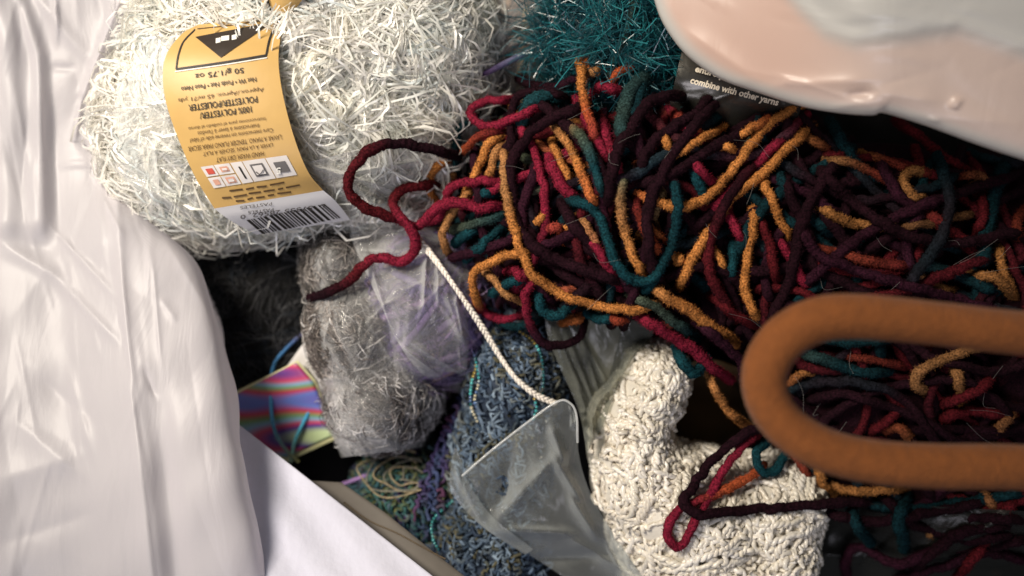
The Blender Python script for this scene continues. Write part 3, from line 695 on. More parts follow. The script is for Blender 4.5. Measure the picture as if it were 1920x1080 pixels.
lettering('lettering', 'Customer', (1131, 622), 46, 7, 55, lambda x, y: zt(x, y), M_grey, tp); line('print_line', [(1115, 605), (1128, 628), (1141, 652)], 1.5, zt, M_grey, tp)
film('grey_plastic_film', 'smoky clear film with long creases between blue skein and cream skein', [(1020, 590), (1030, 640), (1055, 700), (1085, 770), (1100, 850)], [(1215, 590), (1225, 625), (1195, 660), (1160, 720), (1130, 800)], M_film_grey,
     [(1040, 620, 1105, 760, 4, .005), (1060, 620, 1120, 770, 4, .006), (1085, 620, 1125, 740, 3, .006), (1095, 640, 1140, 720, 3, .007), (1075, 700, 1120, 830, 4, .005)] + rand_ridges(np.random.default_rng(7), (1020, 590, 1200, 830), 12, 62, 10, .003, (3, 7)), zfix=lambda x, y: -.047 - .00006 * (y - 620))

# ------------------------------------------------------------------ teal eyelash yarn, tan pack, foil band
c, r = blob(985, 70, -.085, 110, 150, .03)
t = thing('tan_yarn', 'blurred tan and brown yarn in the gap beside the pastel ball', 'yarn', (c[0], c[1], FLOOR))
g = Geo(); V, F = ellipsoid(c, r * .96); g.add(V, F, (.10, .075, .045)); g.build('core', M_fuzz, t)
g = Geo(); rg = np.random.default_rng(12)
for k in range(46):
    p = surf_path(c, r * rg.uniform(.97, 1.05), rg, .08, bias=(1, .6, 0))
    if len(p) > 3: add_tube(g, resample(p, .002), .002, 6, np.array([(.32, .23, .11), (.2, .13, .08), (.42, .34, .2), (.1, .06, .04), (.3, .25, .2)][rg.integers(5)]), .05)
tag(g.build('windings', M_bou, t), kind='stuff'); stamp_ell(c, r)
g = Geo(); p = drape_path([(905, 140), (945, 120), (985, 100), (1020, 85), (1045, 78)], .002, off=.004)
add_tube(g, p, .0016, 7, np.linspace((.12, .06, .16), (.25, .35, .5), len(p)), .05)
tag(g.build('lilac_thread', M_cord), 'iridescent lilac thread crossing the tan yarn', 'thread')
film('clear_plastic_film', 'clear wrinkled film over the tan yarn between pastel ball and teal yarn', [(895, -20), (890, 60), (900, 120), (900, 180)], [(1060, -20), (1060, 60), (1060, 120), (1040, 180)], M_film, rand_ridges(np.random.default_rng(77), (890, 0, 1060, 180), 16, -30, 30, .004), off=.005, bl=5)
c, r = blob(1150, 75, -.062, 125, 175, .048)
t = thing('teal_eyelash_yarn', 'shiny teal eyelash yarn bristling at the top beside the pink plastic', 'yarn ball', (c[0], c[1], FLOOR))
g = Geo(); V, F = ellipsoid(c, r * .93); g.add(V, F, (.003, .03, .036)); g.build('core', M_fuzz, t)
g = Geo(); rg = np.random.default_rng(14); pal = [(.006, .065, .08), (.01, .10, .12), (.003, .033, .045), (.02, .18, .20), (.005, .05, .068)]
shaggy(g, c, r, 190, 70, .019, .00042, pal, rg, clump=5, spread=1.0, lift=.5, jit=.5, curl=.35, width_taper=False)
shaggy(g, P(1050, 85, -.045), np.array([.012, .022, .015]), 22, 40, .026, .00042, pal, rg, clump=5, spread=.8, lift=.2, jit=.4, curl=.3, width_taper=False, bias=(-1, .4, 0))
tag(g.build('lashes', M_tealash, t), kind='stuff'); stamp_ell(c, r)

c, r = blob(1400, 140, -.060, 165, 110, .040)
t = thing('foil_banded_yarn', 'yarn ball with black foil band half hidden under the pink plastic', 'yarn ball', (c[0], c[1], FLOOR))
g = Geo(); V, F = ellipsoid(c, r * .95); g.add(V, F, (.012, .02, .022)); g.build('core', M_fuzz, t); stamp_ell(c, r)
FL = np.array([(1290, 60), (1278, 100), (1266, 150), (1255, 200), (1250, 240)], float); FR = np.array([(1520, 110), (1512, 150), (1505, 190), (1495, 225), (1485, 260)], float)
SF = strip(FL, FR, [-.022, -.019, -.020, -.026, -.036], 40, 60, .004)
sx, sy, sz = SF; rr = rand_ridges(np.random.default_rng(3), (1250, 80, 1500, 250), 26, 15, 35, .0022, (5, 12), (30, 90)); SF = (sx, sy, sz + ridge(sx, sy, rr))
foil = strip_mesh('foil_band', SF, mat_plain('black_foil', (.09, .085, .075), .26, .9, metal=.8, bump=.3, bscale=120), t)
stamp_pts(P(*SF).reshape(-1, 3), .001); ZF = surf_z(SF)
M_cream_ink = mat_plain('cream_ink', (.8, .70, .54), .5)
lettering('lettering', 'combine with other yarns', (1377, 173), 170, 17, 14.5, ZF, M_cream_ink, foil, .03, .0016, .1)
lettering('lettering', 'entire project', (1352, 143), 100, 16, 14.5, ZF, M_cream_ink, foil, .03, .0016, .1)

# ------------------------------------------------------------------ braided white cord
t = None
p = drape_path([(768, 428), (784, 448), (820, 492), (865, 555), (905, 615), (940, 672), (970, 712), (1005, 740), (1042, 757)], .002, off=.0035, slope=.35, sm=10)
p = resample(p, .0005); n = len(p); s = np.arange(n) * .0005; tt, a, b = frames(p); g = Geo()
for k in range(3):
    ph = s / .0075 * 2 * math.pi + k * 2.094
    add_tube(g, p + a * (.00090 * np.sin(ph) * (1 + .25 * np.sin(s / .008)))[:, None] + b * (.0007 * np.sin(2 * ph))[:, None], .00076 * (1 + .12 * np.sin(s / .0011)), 7, (.80, .74, .66), .05)
tag(g.build('braided_cord', mat_fiber('cotton_cord', .7, .3, .3, noise=.12)), 'thin braided off-white cord running diagonally below the chenille end', 'cord')
stamp_pts(p, .002)

# ------------------------------------------------------------------ the multicoloured chenille skein
CC = {'O': (.39, .150, .040), 'o': (.31, .145, .055), 'R': (.34, .070, .025), 'C': (.165, .011, .027), 'M': (.075, .007, .010), 'P': (.013, .0034, .0062), 'p': (.024, .0055, .012),
      'T': (.006, .037, .046), 't': (.004, .020, .025), '1': (.25, .105, .032), '2': (.21, .098, .038), '3': (.13, .024, .014), 'G': (.060, .070, .045), 'g': (.025, .045, .040)}  # digit keys: orange and rust yarn colours with shade painted in
sk = thing('chenille_skein', 'tangled velvety chenille skein in orange, crimson, purple and teal', 'yarn skein', (*P(1450, 500, FLOOR)[:2], FLOOR))
gc = Geo()
SKB = [(1040, 390, 185, 215, -.062, .040), (1200, 400, 230, 225, -.062, .044), (1420, 430, 260, 240, -.062, .044), (1640, 520, 270, 260, -.064, .044), (1850, 560, 260, 290, -.064, .044), (1640, 720, 215, 230, -.070, .042), (1850, 800, 280, 260, -.070, .040)]
for (cx, cy, rx, ry, zc, rz) in SKB:
    c, r = blob(cx, cy, zc, rx, ry, rz); V, F = ellipsoid(c, r * .97, 32, 18); gc.add(V, F, CC['P']); stamp_ell(c, r)
gc.build('core', M_chen, sk)
NSTR = 0
def strand(path, cols, r=.0027, lift=0.0, tuck=.017, crimp=None, fuzz=14, sm=5.0, rng=np.random.default_rng(99), lay=True):
    global NSTR; NSTR += 1
    r = r * .76
    path = np.array(path, float)
    e0 = path[0] - path[1]; e1 = path[-1] - path[-2]
    path = np.vstack([path[:1] + e0 / np.linalg.norm(e0) * 16, path, path[-1:] + e1 / np.linalg.norm(e1) * 16])
    path = resample(path, 14); path = path + rng.normal(0, 1.3, path.shape)
    p = drape_path(path, r, step=2.8, off=r * .62 + lift, tuck=tuck, sm=sm)
    p = resample(p, .00085); n = len(p); s = np.arange(n) * .00085
    key = np.array([CC[k] for k in cols]); 
    if len(key) == 1: key = np.vstack([key, key])
    f = np.linspace(0, len(key) - 1, n) + .25 * np.sin(s / .01 + rng.uniform(0, 6)); f = np.clip(f, 0, len(key) - 1)
    cc = np.stack([np.interp(f, np.arange(len(key)), key[:, k]) for k in range(3)], -1)
    cr = (.085 if cols[len(cols) // 2] in 'OoR12' else .05) if crimp is None else crimp
    ph = np.cumsum(2 * math.pi * .00085 / (.0027 * (1 + .25 * np.sin(s / .013 + rng.uniform(0, 6)))))
    env = np.clip(.55 + .6 * np.sin(s / .009 + rng.uniform(0, 6)) * np.sin(s / .023 + rng.uniform(0, 6)), 0, 1)
    rr = r * (1 + cr * env * np.sin(ph) + gauss1(rng.normal(0, .10, n), 1.6) + .06 * np.sin(s / .007 + rng.uniform(0, 6)))
    rr[:2] *= [.5, .85]; rr[-2:] *= [.85, .5]
    g = Geo(); add_tube(g, p, rr, 7, cc * (1 + .14 * env * np.sin(ph - 1.2) + gauss1(rng.normal(0, .2, n), 1.5))[:, None], .07)
    if fuzz:
        m = int(n * fuzz * .50); i = rng.integers(0, n, m); t, a, b = frames(p); th = rng.uniform(0, 2 * math.pi, m)
        nn = a[i] * np.cos(th)[:, None] + b[i] * np.sin(th)[:, None]; d = nn + .5 * rng.normal(size=(m, 3)); d /= np.linalg.norm(d, axis=1, keepdims=True)
        base = p[i] + nn * (rr[i] * .85)[:, None]; tip = base + d * (r * rng.uniform(.25, .8, m))[:, None]
        w = np.cross(d, nn + .3 * rng.normal(size=(m, 3))); w /= np.linalg.norm(w, axis=1, keepdims=True) + 1e-9; w *= .00013
        V = np.stack([base - w, base + w, tip], 1).reshape(-1, 3); g.add(V, np.arange(3 * m).reshape(-1, 3), np.repeat(cc[i] * rng.uniform(.8, 1.35, (m, 1)), 3, 0))
    if lay: stamp_pts(p, r)
    return g.build('strand', M_chen, sk)

# buried strands first
rg = np.random.default_rng(41)
def inside(x, y): return any(((x - a[0]) / a[2])**2 + ((y - a[1]) / a[3])**2 < .93 for a in SKB)
fills = []
while len(fills) < 135:
    x, y = (rg.uniform(900, 1300), rg.uniform(180, 600)) if len(fills) > 95 else (rg.uniform(860, 2000), rg.uniform(150, 1080))
    if not inside(x, y): continue
    if x < 1200: a = rg.choice([math.radians(70), math.radians(115), math.radians(45), math.radians(150)]) + rg.normal(0, .3)
    elif x < 1500: a = rg.choice([math.radians(-40), math.radians(65), math.radians(20)]) + rg.normal(0, .35)
    else: a = rg.choice([math.radians(15), math.radians(40), math.radians(-20), math.radians(100)], p=[.4, .25, .2, .15]) + rg.normal(0, .3)
    k = rg.normal(0, .10); pts = []
    for side in (-1, 1):
        q, aa, seg = np.array([x, y]), a + (math.pi if side < 0 else 0), []
        for _ in range(rg.integers(4, 11)):
            q = q + 36 * np.array([math.cos(aa), math.sin(aa)]); aa += side * k * 1.6 + rg.normal(0, .12)
            if not inside(*q): break
            seg.append(q.copy())
        pts = seg[::-1] + ([np.array([x, y])] if side < 0 else []) + pts if side < 0 else pts + seg
    if len(pts) < 4: continue
    fills.append(pts)
    dark = 'PPPpMt' if x < 1500 else 'PPPPpMt'
    c = ''.join(rg.choice(list(dark + 'CTtGO' if rg.random() < (.25 if x < 1450 else .05) else dark), size=rg.integers(1, 4)))  # fewer bright colours towards the right, imitating the shade on that side
    strand(pts, c, r=rg.uniform(.0027, .0036), fuzz=14, tuck=.017)

HERO = [  # (colours, radius mm, photo path), lowest first
 ('t', 3.4, [(1175, -30), (1162, 40), (1142, 88), (1118, 135), (1095, 175)]), ('g', 2.8, [(1192, -20), (1180, 45), (1160, 95), (1140, 135), (1130, 170)]),
 ('Pp', 3.0, [(982, 152), (1005, 162), (1040, 162), (1075, 152), (1100, 150)]), ('gTg', 4.4, [(975, 245), (985, 205), (1010, 183), (1045, 183), (1068, 205)]),
 ('P', 2.8, [(960, 290), (957, 232), (965, 190), (990, 172), (1035, 172), (1068, 190)]), ('C', 3.6, [(1025, 280), (1040, 325), (1065, 360), (1088, 385)]),
 ('O', 2.6, [(1032, 258), (1045, 290), (1065, 330), (1075, 350)]), ('CC', 3.2, [(1085, 195), (1108, 240), (1128, 280), (1148, 318)]), ('MCM', 3.4, [(1128, 225), (1140, 265), (1155, 300), (1158, 340)]),
 ('MC', 3.0, [(1105, 192), (1115, 172), (1140, 162), (1168, 178)]), ('RRC', 2.6, [(1143, 160), (1160, 135), (1185, 129), (1207, 145)]),
 ('OORC', 2.8, [(1086, 120), (1091, 150), (1095, 185), (1105, 225), (1122, 275)]), ('OR', 2.6, [(1084, 118), (1096, 114), (1101, 135), (1105, 165)]), ('o', 2.6, [(1098, 132), (1115, 136), (1122, 124)]),
 ('TgT', 4.6, [(1207, 145), (1184, 168), (1172, 205), (1166, 238), (1170, 275)]), ('t', 3.2, [(1215, 150), (1200, 180), (1190, 220), (1190, 255)]),
 ('CR', 3.0, [(1255, 210), (1280, 225), (1310, 250), (1330, 270)]), ('C', 3.2, [(1265, 235), (1300, 255), (1322, 275)]), ('P', 3.4, [(1335, 180), (1300, 215), (1260, 240), (1215, 280), (1200, 330)]),
 ('P', 3.4, [(1420, 240), (1360, 265), (1300, 300), (1240, 335), (1190, 345)]), ('O', 2.5, [(1240, 243), (1250, 272), (1262, 298)]), ('OO', 2.5, [(1348, 243), (1300, 268), (1270, 288), (1250, 303)]),
 ('GO', 2.4, [(1246, 350), (1235, 385), (1225, 415), (1232, 430)]), ('OR', 2.6, [(1205, 415), (1225, 435), (1250, 455)]), ('MR', 3.2, [(1190, 360), (1198, 400), (1215, 440), (1238, 480)]),
 ('T', 3.2, [(1300, 310), (1310, 345), (1325, 385)]), ('CC', 2.9, [(1295, 295), (1318, 325), (1345, 350)]), ('O', 2.6, [(1338, 276), (1360, 274), (1375, 284), (1374, 298)]),
 ('P', 3.6, [(1520, 235), (1450, 300), (1395, 350), (1340, 395), (1290, 440)]), ('C', 3.0, [(1475, 255), (1422, 303), (1380, 343), (1328, 402)]), ('RO', 2.6, [(1448, 218), (1402, 244), (1372, 260)]),
 ('ROOOO', 3.0, [(1183, 357), (1238, 381), (1282, 388), (1325, 370), (1365, 330), (1400, 280), (1445, 230), (1500, 198)]),
 ('T', 3.2, [(1455, 318), (1490, 380), (1530, 415), (1560, 440)]), ('P', 3.4, [(1470, 330), (1490, 385), (1515, 440), (1525, 480)]), ('O', 2.7, [(1428, 325), (1448, 378), (1470, 425), (1487, 457)]),
 ('C', 2.8, [(1362, 388), (1378, 425), (1402, 462)]), ('M', 2.8, [(1420, 400), (1435, 440), (1450, 490), (1455, 540)]), ('T', 2.8, [(1372, 450), (1375, 490), (1368, 530)]), ('O', 2.6, [(1330, 455), (1350, 485), (1365, 520)]),
 ('OOO', 2.8, [(1411, 385), (1413, 430), (1402, 480), (1397, 530), (1406, 572), (1428, 603)]), ('C', 3.0, [(1452, 440), (1480, 480), (1508, 530), (1520, 550)]), ('P', 3.4, [(1500, 470), (1560, 520), (1620, 545), (1690, 560)]),
 ('OOOOO', 3.0, [(1514, 243), (1480, 275), (1435, 320), (1380, 365), (1340, 420), (1308, 468), (1280, 525), (1266, 550)]),
 ('t', 3.6, [(1560, 235), (1588, 280), (1618, 322), (1672, 335)]), ('OR', 2.6, [(1508, 256), (1535, 272), (1562, 284)]), ('M', 3.2, [(1690, 230), (1740, 270), (1790, 310), (1840, 330)]),
 ('ooRC', 2.7, [(1542, 300), (1590, 303), (1640, 325), (1690, 352)]), ('ORM', 2.7, [(1612, 288), (1655, 300), (1720, 320), (1760, 328)]), ('p', 3.4, [(1650, 300), (1680, 360), (1720, 400), (1700, 460), (1715, 520)]),
 ('OOo', 3.2, [(1533, 383), (1565, 405), (1605, 420), (1672, 425)]), ('oP', 2.6, [(1680, 425), (1740, 420), (1800, 405), (1830, 398)]), ('RRM', 3.2, [(1518, 463), (1580, 475), (1650, 495), (1710, 495)]), ('M', 3.0, [(1520, 490), (1600, 510), (1680, 515)]),
 ('oO', 3.0, [(1745, 325), (1705, 322), (1693, 340), (1712, 368), (1742, 372)]), ('RMM', 3.4, [(1728, 392), (1770, 425), (1820, 468), (1850, 500)]), ('Ro', 2.8, [(1795, 335), (1830, 325), (1845, 340), (1820, 350)]),
 ('t', 4.2, [(1884, 310), (1862, 375), (1847, 450), (1840, 510)]), ('O', 2.6, [(1872, 445), (1880, 500), (1905, 560)]), ('MC', 3.0, [(1835, 360), (1845, 400), (1830, 440)]), ('R', 3.0, [(1925, 390), (1905, 420), (1915, 460)]),
 ('oO', 2.8, [(1708, 492), (1725, 520), (1765, 540), (1800, 545)]), ('gTt', 3.6, [(1712, 492), (1755, 502), (1810, 522), (1872, 550)]), ('Oo', 3.2, [(1815, 520), (1850, 515), (1880, 530), (1900, 560)]),
 ('Pp', 3.4, [(1900, 330), (1750, 378), (1620, 440), (1500, 540)]), ('P', 3.6, [(1570, 300), (1510, 400), (1480, 520), (1440, 620)]), ('PMP', 3.4, [(1860, 478), (1720, 535), (1580, 575), (1450, 640)]),
 ('p', 3.2, [(1920, 600), (1790, 560), (1650, 520), (1540, 480), (1500, 420)]), ('PP', 3.4, [(1925, 430), (1800, 455), (1700, 440), (1600, 380), (1540, 320)]), ('tP', 3.4, [(1760, 300), (1780, 380), (1760, 450), (1700, 540)]),
 ('PP', 3.4, [(1340, 195), (1262, 290), (1215, 400), (1232, 520), (1300, 600)]), ('MP', 3.2, [(1150, 330), (1090, 400), (1085, 480), (1140, 570)]), ('tT', 3.0, [(1262, 330), (1270, 400), (1250, 480), (1200, 560)]), ('PM', 3.2, [(1420, 300), (1350, 400), (1330, 500), (1380, 600)]),
 ('t', 3.2, [(1925, 925), (1800, 942), (1700, 955), (1610, 945)]), ('P', 3.4, [(1935, 1010), (1820, 1030), (1720, 1012), (1630, 985)]), ('pP', 3.2, [(1935, 1052), (1850, 1036), (1780, 1058), (1690, 1085)]), ('M', 3.2, [(1905, 930), (1860, 1000), (1800, 1075)]), ('P', 3.4, [(1650, 925), (1720, 985), (1810, 1012), (1910, 1000)]), ('P', 3.4, [(1550, 962), (1640, 978), (1750, 962), (1850, 940)]),
 # left end of the skein
 ('t', 2.8, [(890, 218), (866, 240), (856, 270), (855, 300), (857, 340)]), ('RM', 2.7, [(868, 283), (890, 260), (920, 248), (948, 252)]), ('O', 2.8, [(948, 252), (915, 270), (903, 300), (888, 330), (878, 352)]), ('oO', 2.7, [(950, 268), (930, 285), (920, 320), (905, 345)]),
 ('CCC', 2.8, [(960, 190), (925, 186), (895, 197), (882, 215), (896, 232), (925, 236), (950, 228), (990, 210), (1014, 200)]),
 ('T', 2.8, [(885, 372), (905, 362), (935, 365)]), ('GgT', 3.2, [(860, 430), (885, 420), (920, 410), (950, 400)]), ('TT', 3.4, [(862, 450), (880, 435), (905, 425)]), ('p', 3.2, [(855, 480), (900, 470), (945, 455), (975, 430)]), ('Tt', 3.0, [(880, 480), (920, 445), (955, 420)]),
 ('OO', 2.8, [(850, 293), (815, 315), (804, 342), (812, 370), (828, 392)]), ('oo', 2.3, [(845, 300), (848, 330), (846, 355)]), ('Ooo', 2.7, [(888, 356), (858, 382), (846, 404), (830, 430), (834, 452), (846, 478)]),
 ('CCC', 3.0, [(948, 346), (910, 340), (870, 343), (843, 353), (835, 377), (828, 403), (815, 412)]), ('PPPMMCCC', 2.8, [(850, 292), (805, 278), (760, 270), (715, 273), (680, 295), (657, 325), (655, 357), (675, 383), (710, 400), (745, 411), (778, 424), (798, 412), (808, 398), (832, 384), (865, 381), (900, 390), (948, 388)]),
 ('MMMCCMPP', 2.8, [(822, 345), (790, 349), (757, 355), (740, 368), (738, 389), (755, 411), (773, 433), (780, 458), (774, 478), (752, 490), (720, 484), (695, 486), (677, 505), (655, 525), (625, 543), (592, 555)]),
 ('p', 3.0, [(1000, 470), (1060, 445), (1090, 425), (1120, 400)]), ('O', 2.5, [(1032, 392), (1015, 410), (1000, 430)]), ('CR', 3.0, [(1020, 440), (1045, 425), (1055, 445)]), ('P', 3.4, [(1050, 375), (1075, 420), (1110, 460), (1150, 500)]), ('OoC', 2.4, [(1078, 400), (1095, 420), (1108, 440), (1130, 480)]), ('C', 2.8, [(1105, 440), (1125, 475), (1150, 520), (1165, 540)]),
 ('oOR', 2.8, [(1040, 233), (1065, 270), (1085, 310), (1102, 352), (1122, 397)]), ('oGTg', 3.0, [(1058, 232), (1085, 247), (1105, 287), (1120, 327), (1134, 375)]),
 ('PP', 3.6, [(1280, 180), (1240, 182), (1205, 205), (1180, 245), (1155, 290), (1145, 340), (1135, 395)]), ('PPP', 3.6, [(1095, 200), (1040, 220), (1000, 245), (970, 280), (957, 320), (960, 370), (970, 420), (1000, 462), (1050, 490), (1105, 510), (1165, 525)]),
 ('T', 3.0, [(930, 545), (960, 530), (990, 520)]), ('TT', 3.0, [(1010, 535), (1014, 575), (1040, 594), (1072, 570)]), ('t', 3.0, [(905, 575), (940, 605), (975, 612), (1000, 600)]), ('C', 2.8, [(955, 510), (970, 505), (972, 525), (965, 545)]), ('RT', 2.8, [(1085, 540), (1050, 550), (1040, 560)]), ('T', 3.2, [(1110, 590), (1130, 600), (1155, 585)]), ('OR', 3.0, [(1060, 605), (1085, 600), (1090, 585)]), ('MR', 3.2, [(1140, 580), (1160, 605), (1180, 590)]),
 ('MCCM', 2.8, [(888, 535), (898, 572), (925, 594), (965, 597), (988, 586)]), ('CCpPP', 2.9, [(1008, 515), (987, 545), (989, 590), (1002, 626), (1030, 647), (1068, 645), (1090, 626), (1096, 598)]), ('oo', 2.4, [(908, 508), (930, 530), (955, 556), (980, 566)]),
 ('COOOo', 2.8, [(898, 572), (886, 532), (892, 508), (920, 490), (960, 477), (1003, 470)]),
 ('GooOOOOOO', 2.9, [(948, 275), (945, 320), (951, 372), (965, 430), (980, 480), (1002, 517), (1040, 545), (1100, 568), (1165, 580), (1213, 577), (1234, 562)]),
 ('PTTTTT', 3.0, [(1065, 375), (1110, 390), (1130, 420), (1140, 452), (1152, 492), (1177, 520), (1210, 527), (1234, 514), (1238, 488)]), ('gGoOO', 2.9, [(1174, 322), (1165, 360), (1167, 410), (1180, 460), (1195, 500), (1208, 518)]),
 ('O', 2.8, [(1265, 480), (1278, 485), (1270, 500)]), ('GgT', 3.0, [(1180, 555), (1225, 575), (1265, 605), (1300, 630)]), ('oOOO', 3.4, [(1222, 538), (1255, 560), (1290, 580), (1330, 610), (1372, 638)]),
 ('CCC', 3.6, [(1198, 592), (1240, 620), (1285, 645), (1320, 675), (1360, 705)]), ('T', 3.6, [(1270, 655), (1285, 690), (1305, 700), (1318, 680)]), ('p', 3.2, [(1310, 605), (1350, 640), (1385, 670), (1395, 710)]), ('M', 3.0, [(1340, 560), (1380, 590), (1420, 615)]),
 ('oO', 2.8, [(1328, 698), (1344, 740), (1366, 772), (1398, 794)]), ('T', 3.4, [(1520, 630), (1580, 640), (1675, 635)]), ('gTt', 3.6, [(1502, 663), (1560, 680), (1620, 697), (1675, 695)]), ('RM', 2.6, [(1578, 668), (1640, 675), (1708, 692)]),
 ('RO', 2.5, [(1470, 738), (1482, 715), (1505, 700), (1535, 702)]), ('MC', 3.0, [(1625, 815), (1665, 788), (1692, 762)]), ('RO', 3.2, [(1650, 818), (1675, 800), (1700, 815), (1712, 830)]), ('oo', 3.2, [(1855, 643), (1790, 665), (1728, 692), (1717, 718), (1742, 738)]), ('oO', 3.0, [(1788, 682), (1797, 715), (1803, 748)]), ('Ro', 3.2, [(1900, 770), (1880, 795), (1862, 815)]), ('M', 3.2, [(1760, 760), (1800, 745), (1840, 730), (1860, 700)]), ('M', 3.4, [(1760, 790), (1820, 770), (1890, 780)]),
 ('T', 3.0, [(1445, 820), (1418, 850), (1430, 884), (1456, 880), (1478, 842)]), ('R', 2.8, [(1475, 840), (1500, 870), (1525, 905)]), ('OO', 3.0, [(1528, 868), (1543, 905), (1563, 930)]), ('oOOo', 2.8, [(1552, 908), (1590, 920), (1640, 920), (1695, 917)]),
 ('RRRCCCCCMM', 2.9, [(1425, 878), (1405, 895), (1370, 914), (1322, 934), (1282, 952), (1256, 980), (1254, 1012), (1273, 1027), (1294, 995), (1322, 945), (1350, 892), (1388, 842), (1432, 802)]),
 ('PPPPPPPp', 3.2, [(1450, 790), (1385, 820), (1332, 868), (1297, 915), (1281, 942), (1310, 965), (1380, 957), (1480, 950), (1545, 945), (1640, 940)]),
 ('t', 3.6, [(1595, 955), (1605, 985), (1625, 1010)]), ('t', 4.0, [(1700, 930), (1685, 975), (1695, 1020)]), ('p', 3.4, [(1588, 1085), (1588, 1045), (1608, 1026), (1640, 1038), (1682, 1056), (1735, 1040), (1760, 1020)]), ('P', 3.6, [(1770, 975), (1830, 970), (1925, 975)]), ('P', 3.6, [(1720, 1060), (1800, 1000), (1900, 985)]), ('oR', 2.8, [(1838, 915), (1855, 940), (1872, 958)]), ('o', 2.6, [(1735, 985), (1745, 1005), (1742, 1015)]), ('OR', 3.0, [(1840, 1085), (1862, 1072), (1890, 1082)]),
]
dull = str.maketrans('OoRCTG', '123Mtg')      # darker codes for the right-hand strands: shade painted into the yarn colours
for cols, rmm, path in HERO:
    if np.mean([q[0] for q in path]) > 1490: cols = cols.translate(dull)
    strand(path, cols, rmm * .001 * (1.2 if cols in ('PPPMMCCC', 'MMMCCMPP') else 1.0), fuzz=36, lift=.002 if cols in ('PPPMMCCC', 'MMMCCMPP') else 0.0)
# stray shiny fibres
g = Geo(); rg = np.random.default_rng(71)
for k in range(60):
    x, y = rg.uniform(860, 1900), rg.uniform(180, 900); a = rg.uniform(0, math.pi); l = rg.uniform(10, 46)
    if not inside(x, y): continue
    dx, dy = l * math.cos(a), l * math.sin(a); b = rg.normal(0, 8)
    add_tube(g, drape_path([(x - dx, y - dy), (x + b, y - b), (x + dx, y + dy)], .0001, off=.0015, slope=.2), .00006, 3, (.35, .33, .31))
tag(g.build('stray_fibres', M_lash, sk), kind='stuff')

# ------------------------------------------------------------------ clear bag in front, bottom centre
rg = np.random.default_rng(31)
ZFRONT = lambda x, y: -.030 - .00004 * (y - 750) - .00004 * np.maximum(x - 1050, 0) - .010 * smooth01((y - 960) / 120)
film('clear_plastic_bag', 'open-mouthed clear plastic bag left of the cream skein', [(1050, 752), (960, 812), (900, 862), (868, 890), (845, 880), (850, 925), (905, 990), (990, 1040), (1080, 1100)][0:1] + [(985, 795), (915, 850), (866, 893), (905, 985), (1000, 1045), (1100, 1110)],
     [(1060, 750), (1082, 775), (1085, 850), (1105, 920), (1140, 985), (1190, 1060), (1230, 1120)], M_film_front,
     [(920, 990, 1040, 860, 16, .011), (920, 992, 1080, 1000, 10, .010), (1060, 1005, 1190, 1080, 12, .009), (1030, 790, 1060, 870, 9, .010), (1035, 850, 1090, 940, 9, .009), (1070, 930, 1120, 1010, 9, .009), (960, 830, 940, 960, 20, -.008), (1000, 1050, 1150, 1040, 14, -.008)] + rand_ridges(rg, (880, 780, 1180, 1080), 16, 55, 35, .003) + rand_ridges(rg, (880, 780, 1180, 1080), 40, 50, 40, .0016, (2.5, 5), (25, 110)), zfix=ZFRONT, nu=120, nv=130)
# thick rolled lip and side flap of that bag
p = drape_path([(866, 893), (915, 850), (985, 795), (1045, 753), (1070, 757), (1081, 780), (1083, 830)], .001, off=.009, slope=.3, sm=10)
lip = Geo(); add_tube(lip, p, .0006, 6); lp = lip.build('rolled_lip', mat_film('lip_film', .35, body=(.7, .72, .72)))
bagf = [o for o in COL.objects if o.get('label', '').startswith('open-mouthed')][0]; lp.parent = bagf
W = film('side_flap', None, [(853, 838), (846, 870), (848, 925), (905, 988), (985, 1040)], [(856, 842), (866, 868), (872, 893), (920, 965), (1000, 1030)], M_film_front, [(850, 870, 905, 985, 6, .005)], zfix=lambda x, y: ZFRONT(x, y) + .004, nu=16, nv=40, parent=bagf)

# ------------------------------------------------------------------ paper sheet, lower left, with the beige card below
t = thing('paper_sheet', 'white paper sheet with faint pencil-like creases leaning in the lower left', 'paper', P(600, 1000, -.07))
zp = lambda x, y: -.048 + .00016 * (y - 820) - .00002 * (x - 600) + .0018 * np.sin(x / 70 + y / 120) + .0006 * np.sin(x / 17 - y / 23)
V, F, _ = sheet([(400, 760), (420, 900), (440, 1060), (450, 1200)], [(452, 800), (600, 915), (808, 1078), (960, 1195)], zp, 50, 50)
m = mat_plain('sheet_paper', (.60, .60, .70), .75, .2, bump=.6, bscale=170, var=.03, vscale=30); mesh_obj('sheet', V, [F], m, t)
t = thing('beige_card', 'narrow beige card edge under the white paper sheet', 'card', P(700, 1000, -.085))
zb = lambda x, y: zp(x, y) - .012
V, F, _ = sheet([(560, 900), (640, 970), (720, 1040), (860, 1160)], [(640, 905), (720, 960), (825, 1045), (960, 1150)], zb, 10, 20); mesh_obj('card', V, [F], mat_plain('beige_card', (.13, .115, .10), .7, var=.15), t)
g = Geo(); q = np.array([(645, 942), (690, 975), (745, 1000), (800, 1030), (835, 1048)], float); q = resample(q, 4); add_tube(g, P(q[:, 0], q[:, 1], zb(q[:, 0], q[:, 1]) + .0008), .0004, 5, (.10, .07, .04))
tag(g.build('loose_thread', M_cord), 'thin brown thread along the beige card edge', 'thread')

# ------------------------------------------------------------------ dark plastic bottom right
stamp_ell(*blob(1700, 1040, -.10, 260, 100, .02))
film('dark_plastic_film', 'dull grey plastic film in shadow at the bottom right', [(1560, 940), (1548, 1000), (1530, 1060), (1520, 1130)], [(1960, 960), (1960, 1010), (1960, 1060), (1960, 1130)], mat_film('dull_film', .30, tint=(.35, .35, .32), body=(.04, .04, .035), edge=.3, rough=.35), rand_ridges(np.random.default_rng(9), (1480, 940, 1920, 1080), 14, 15, 30, .004), off=.002, bl=10)

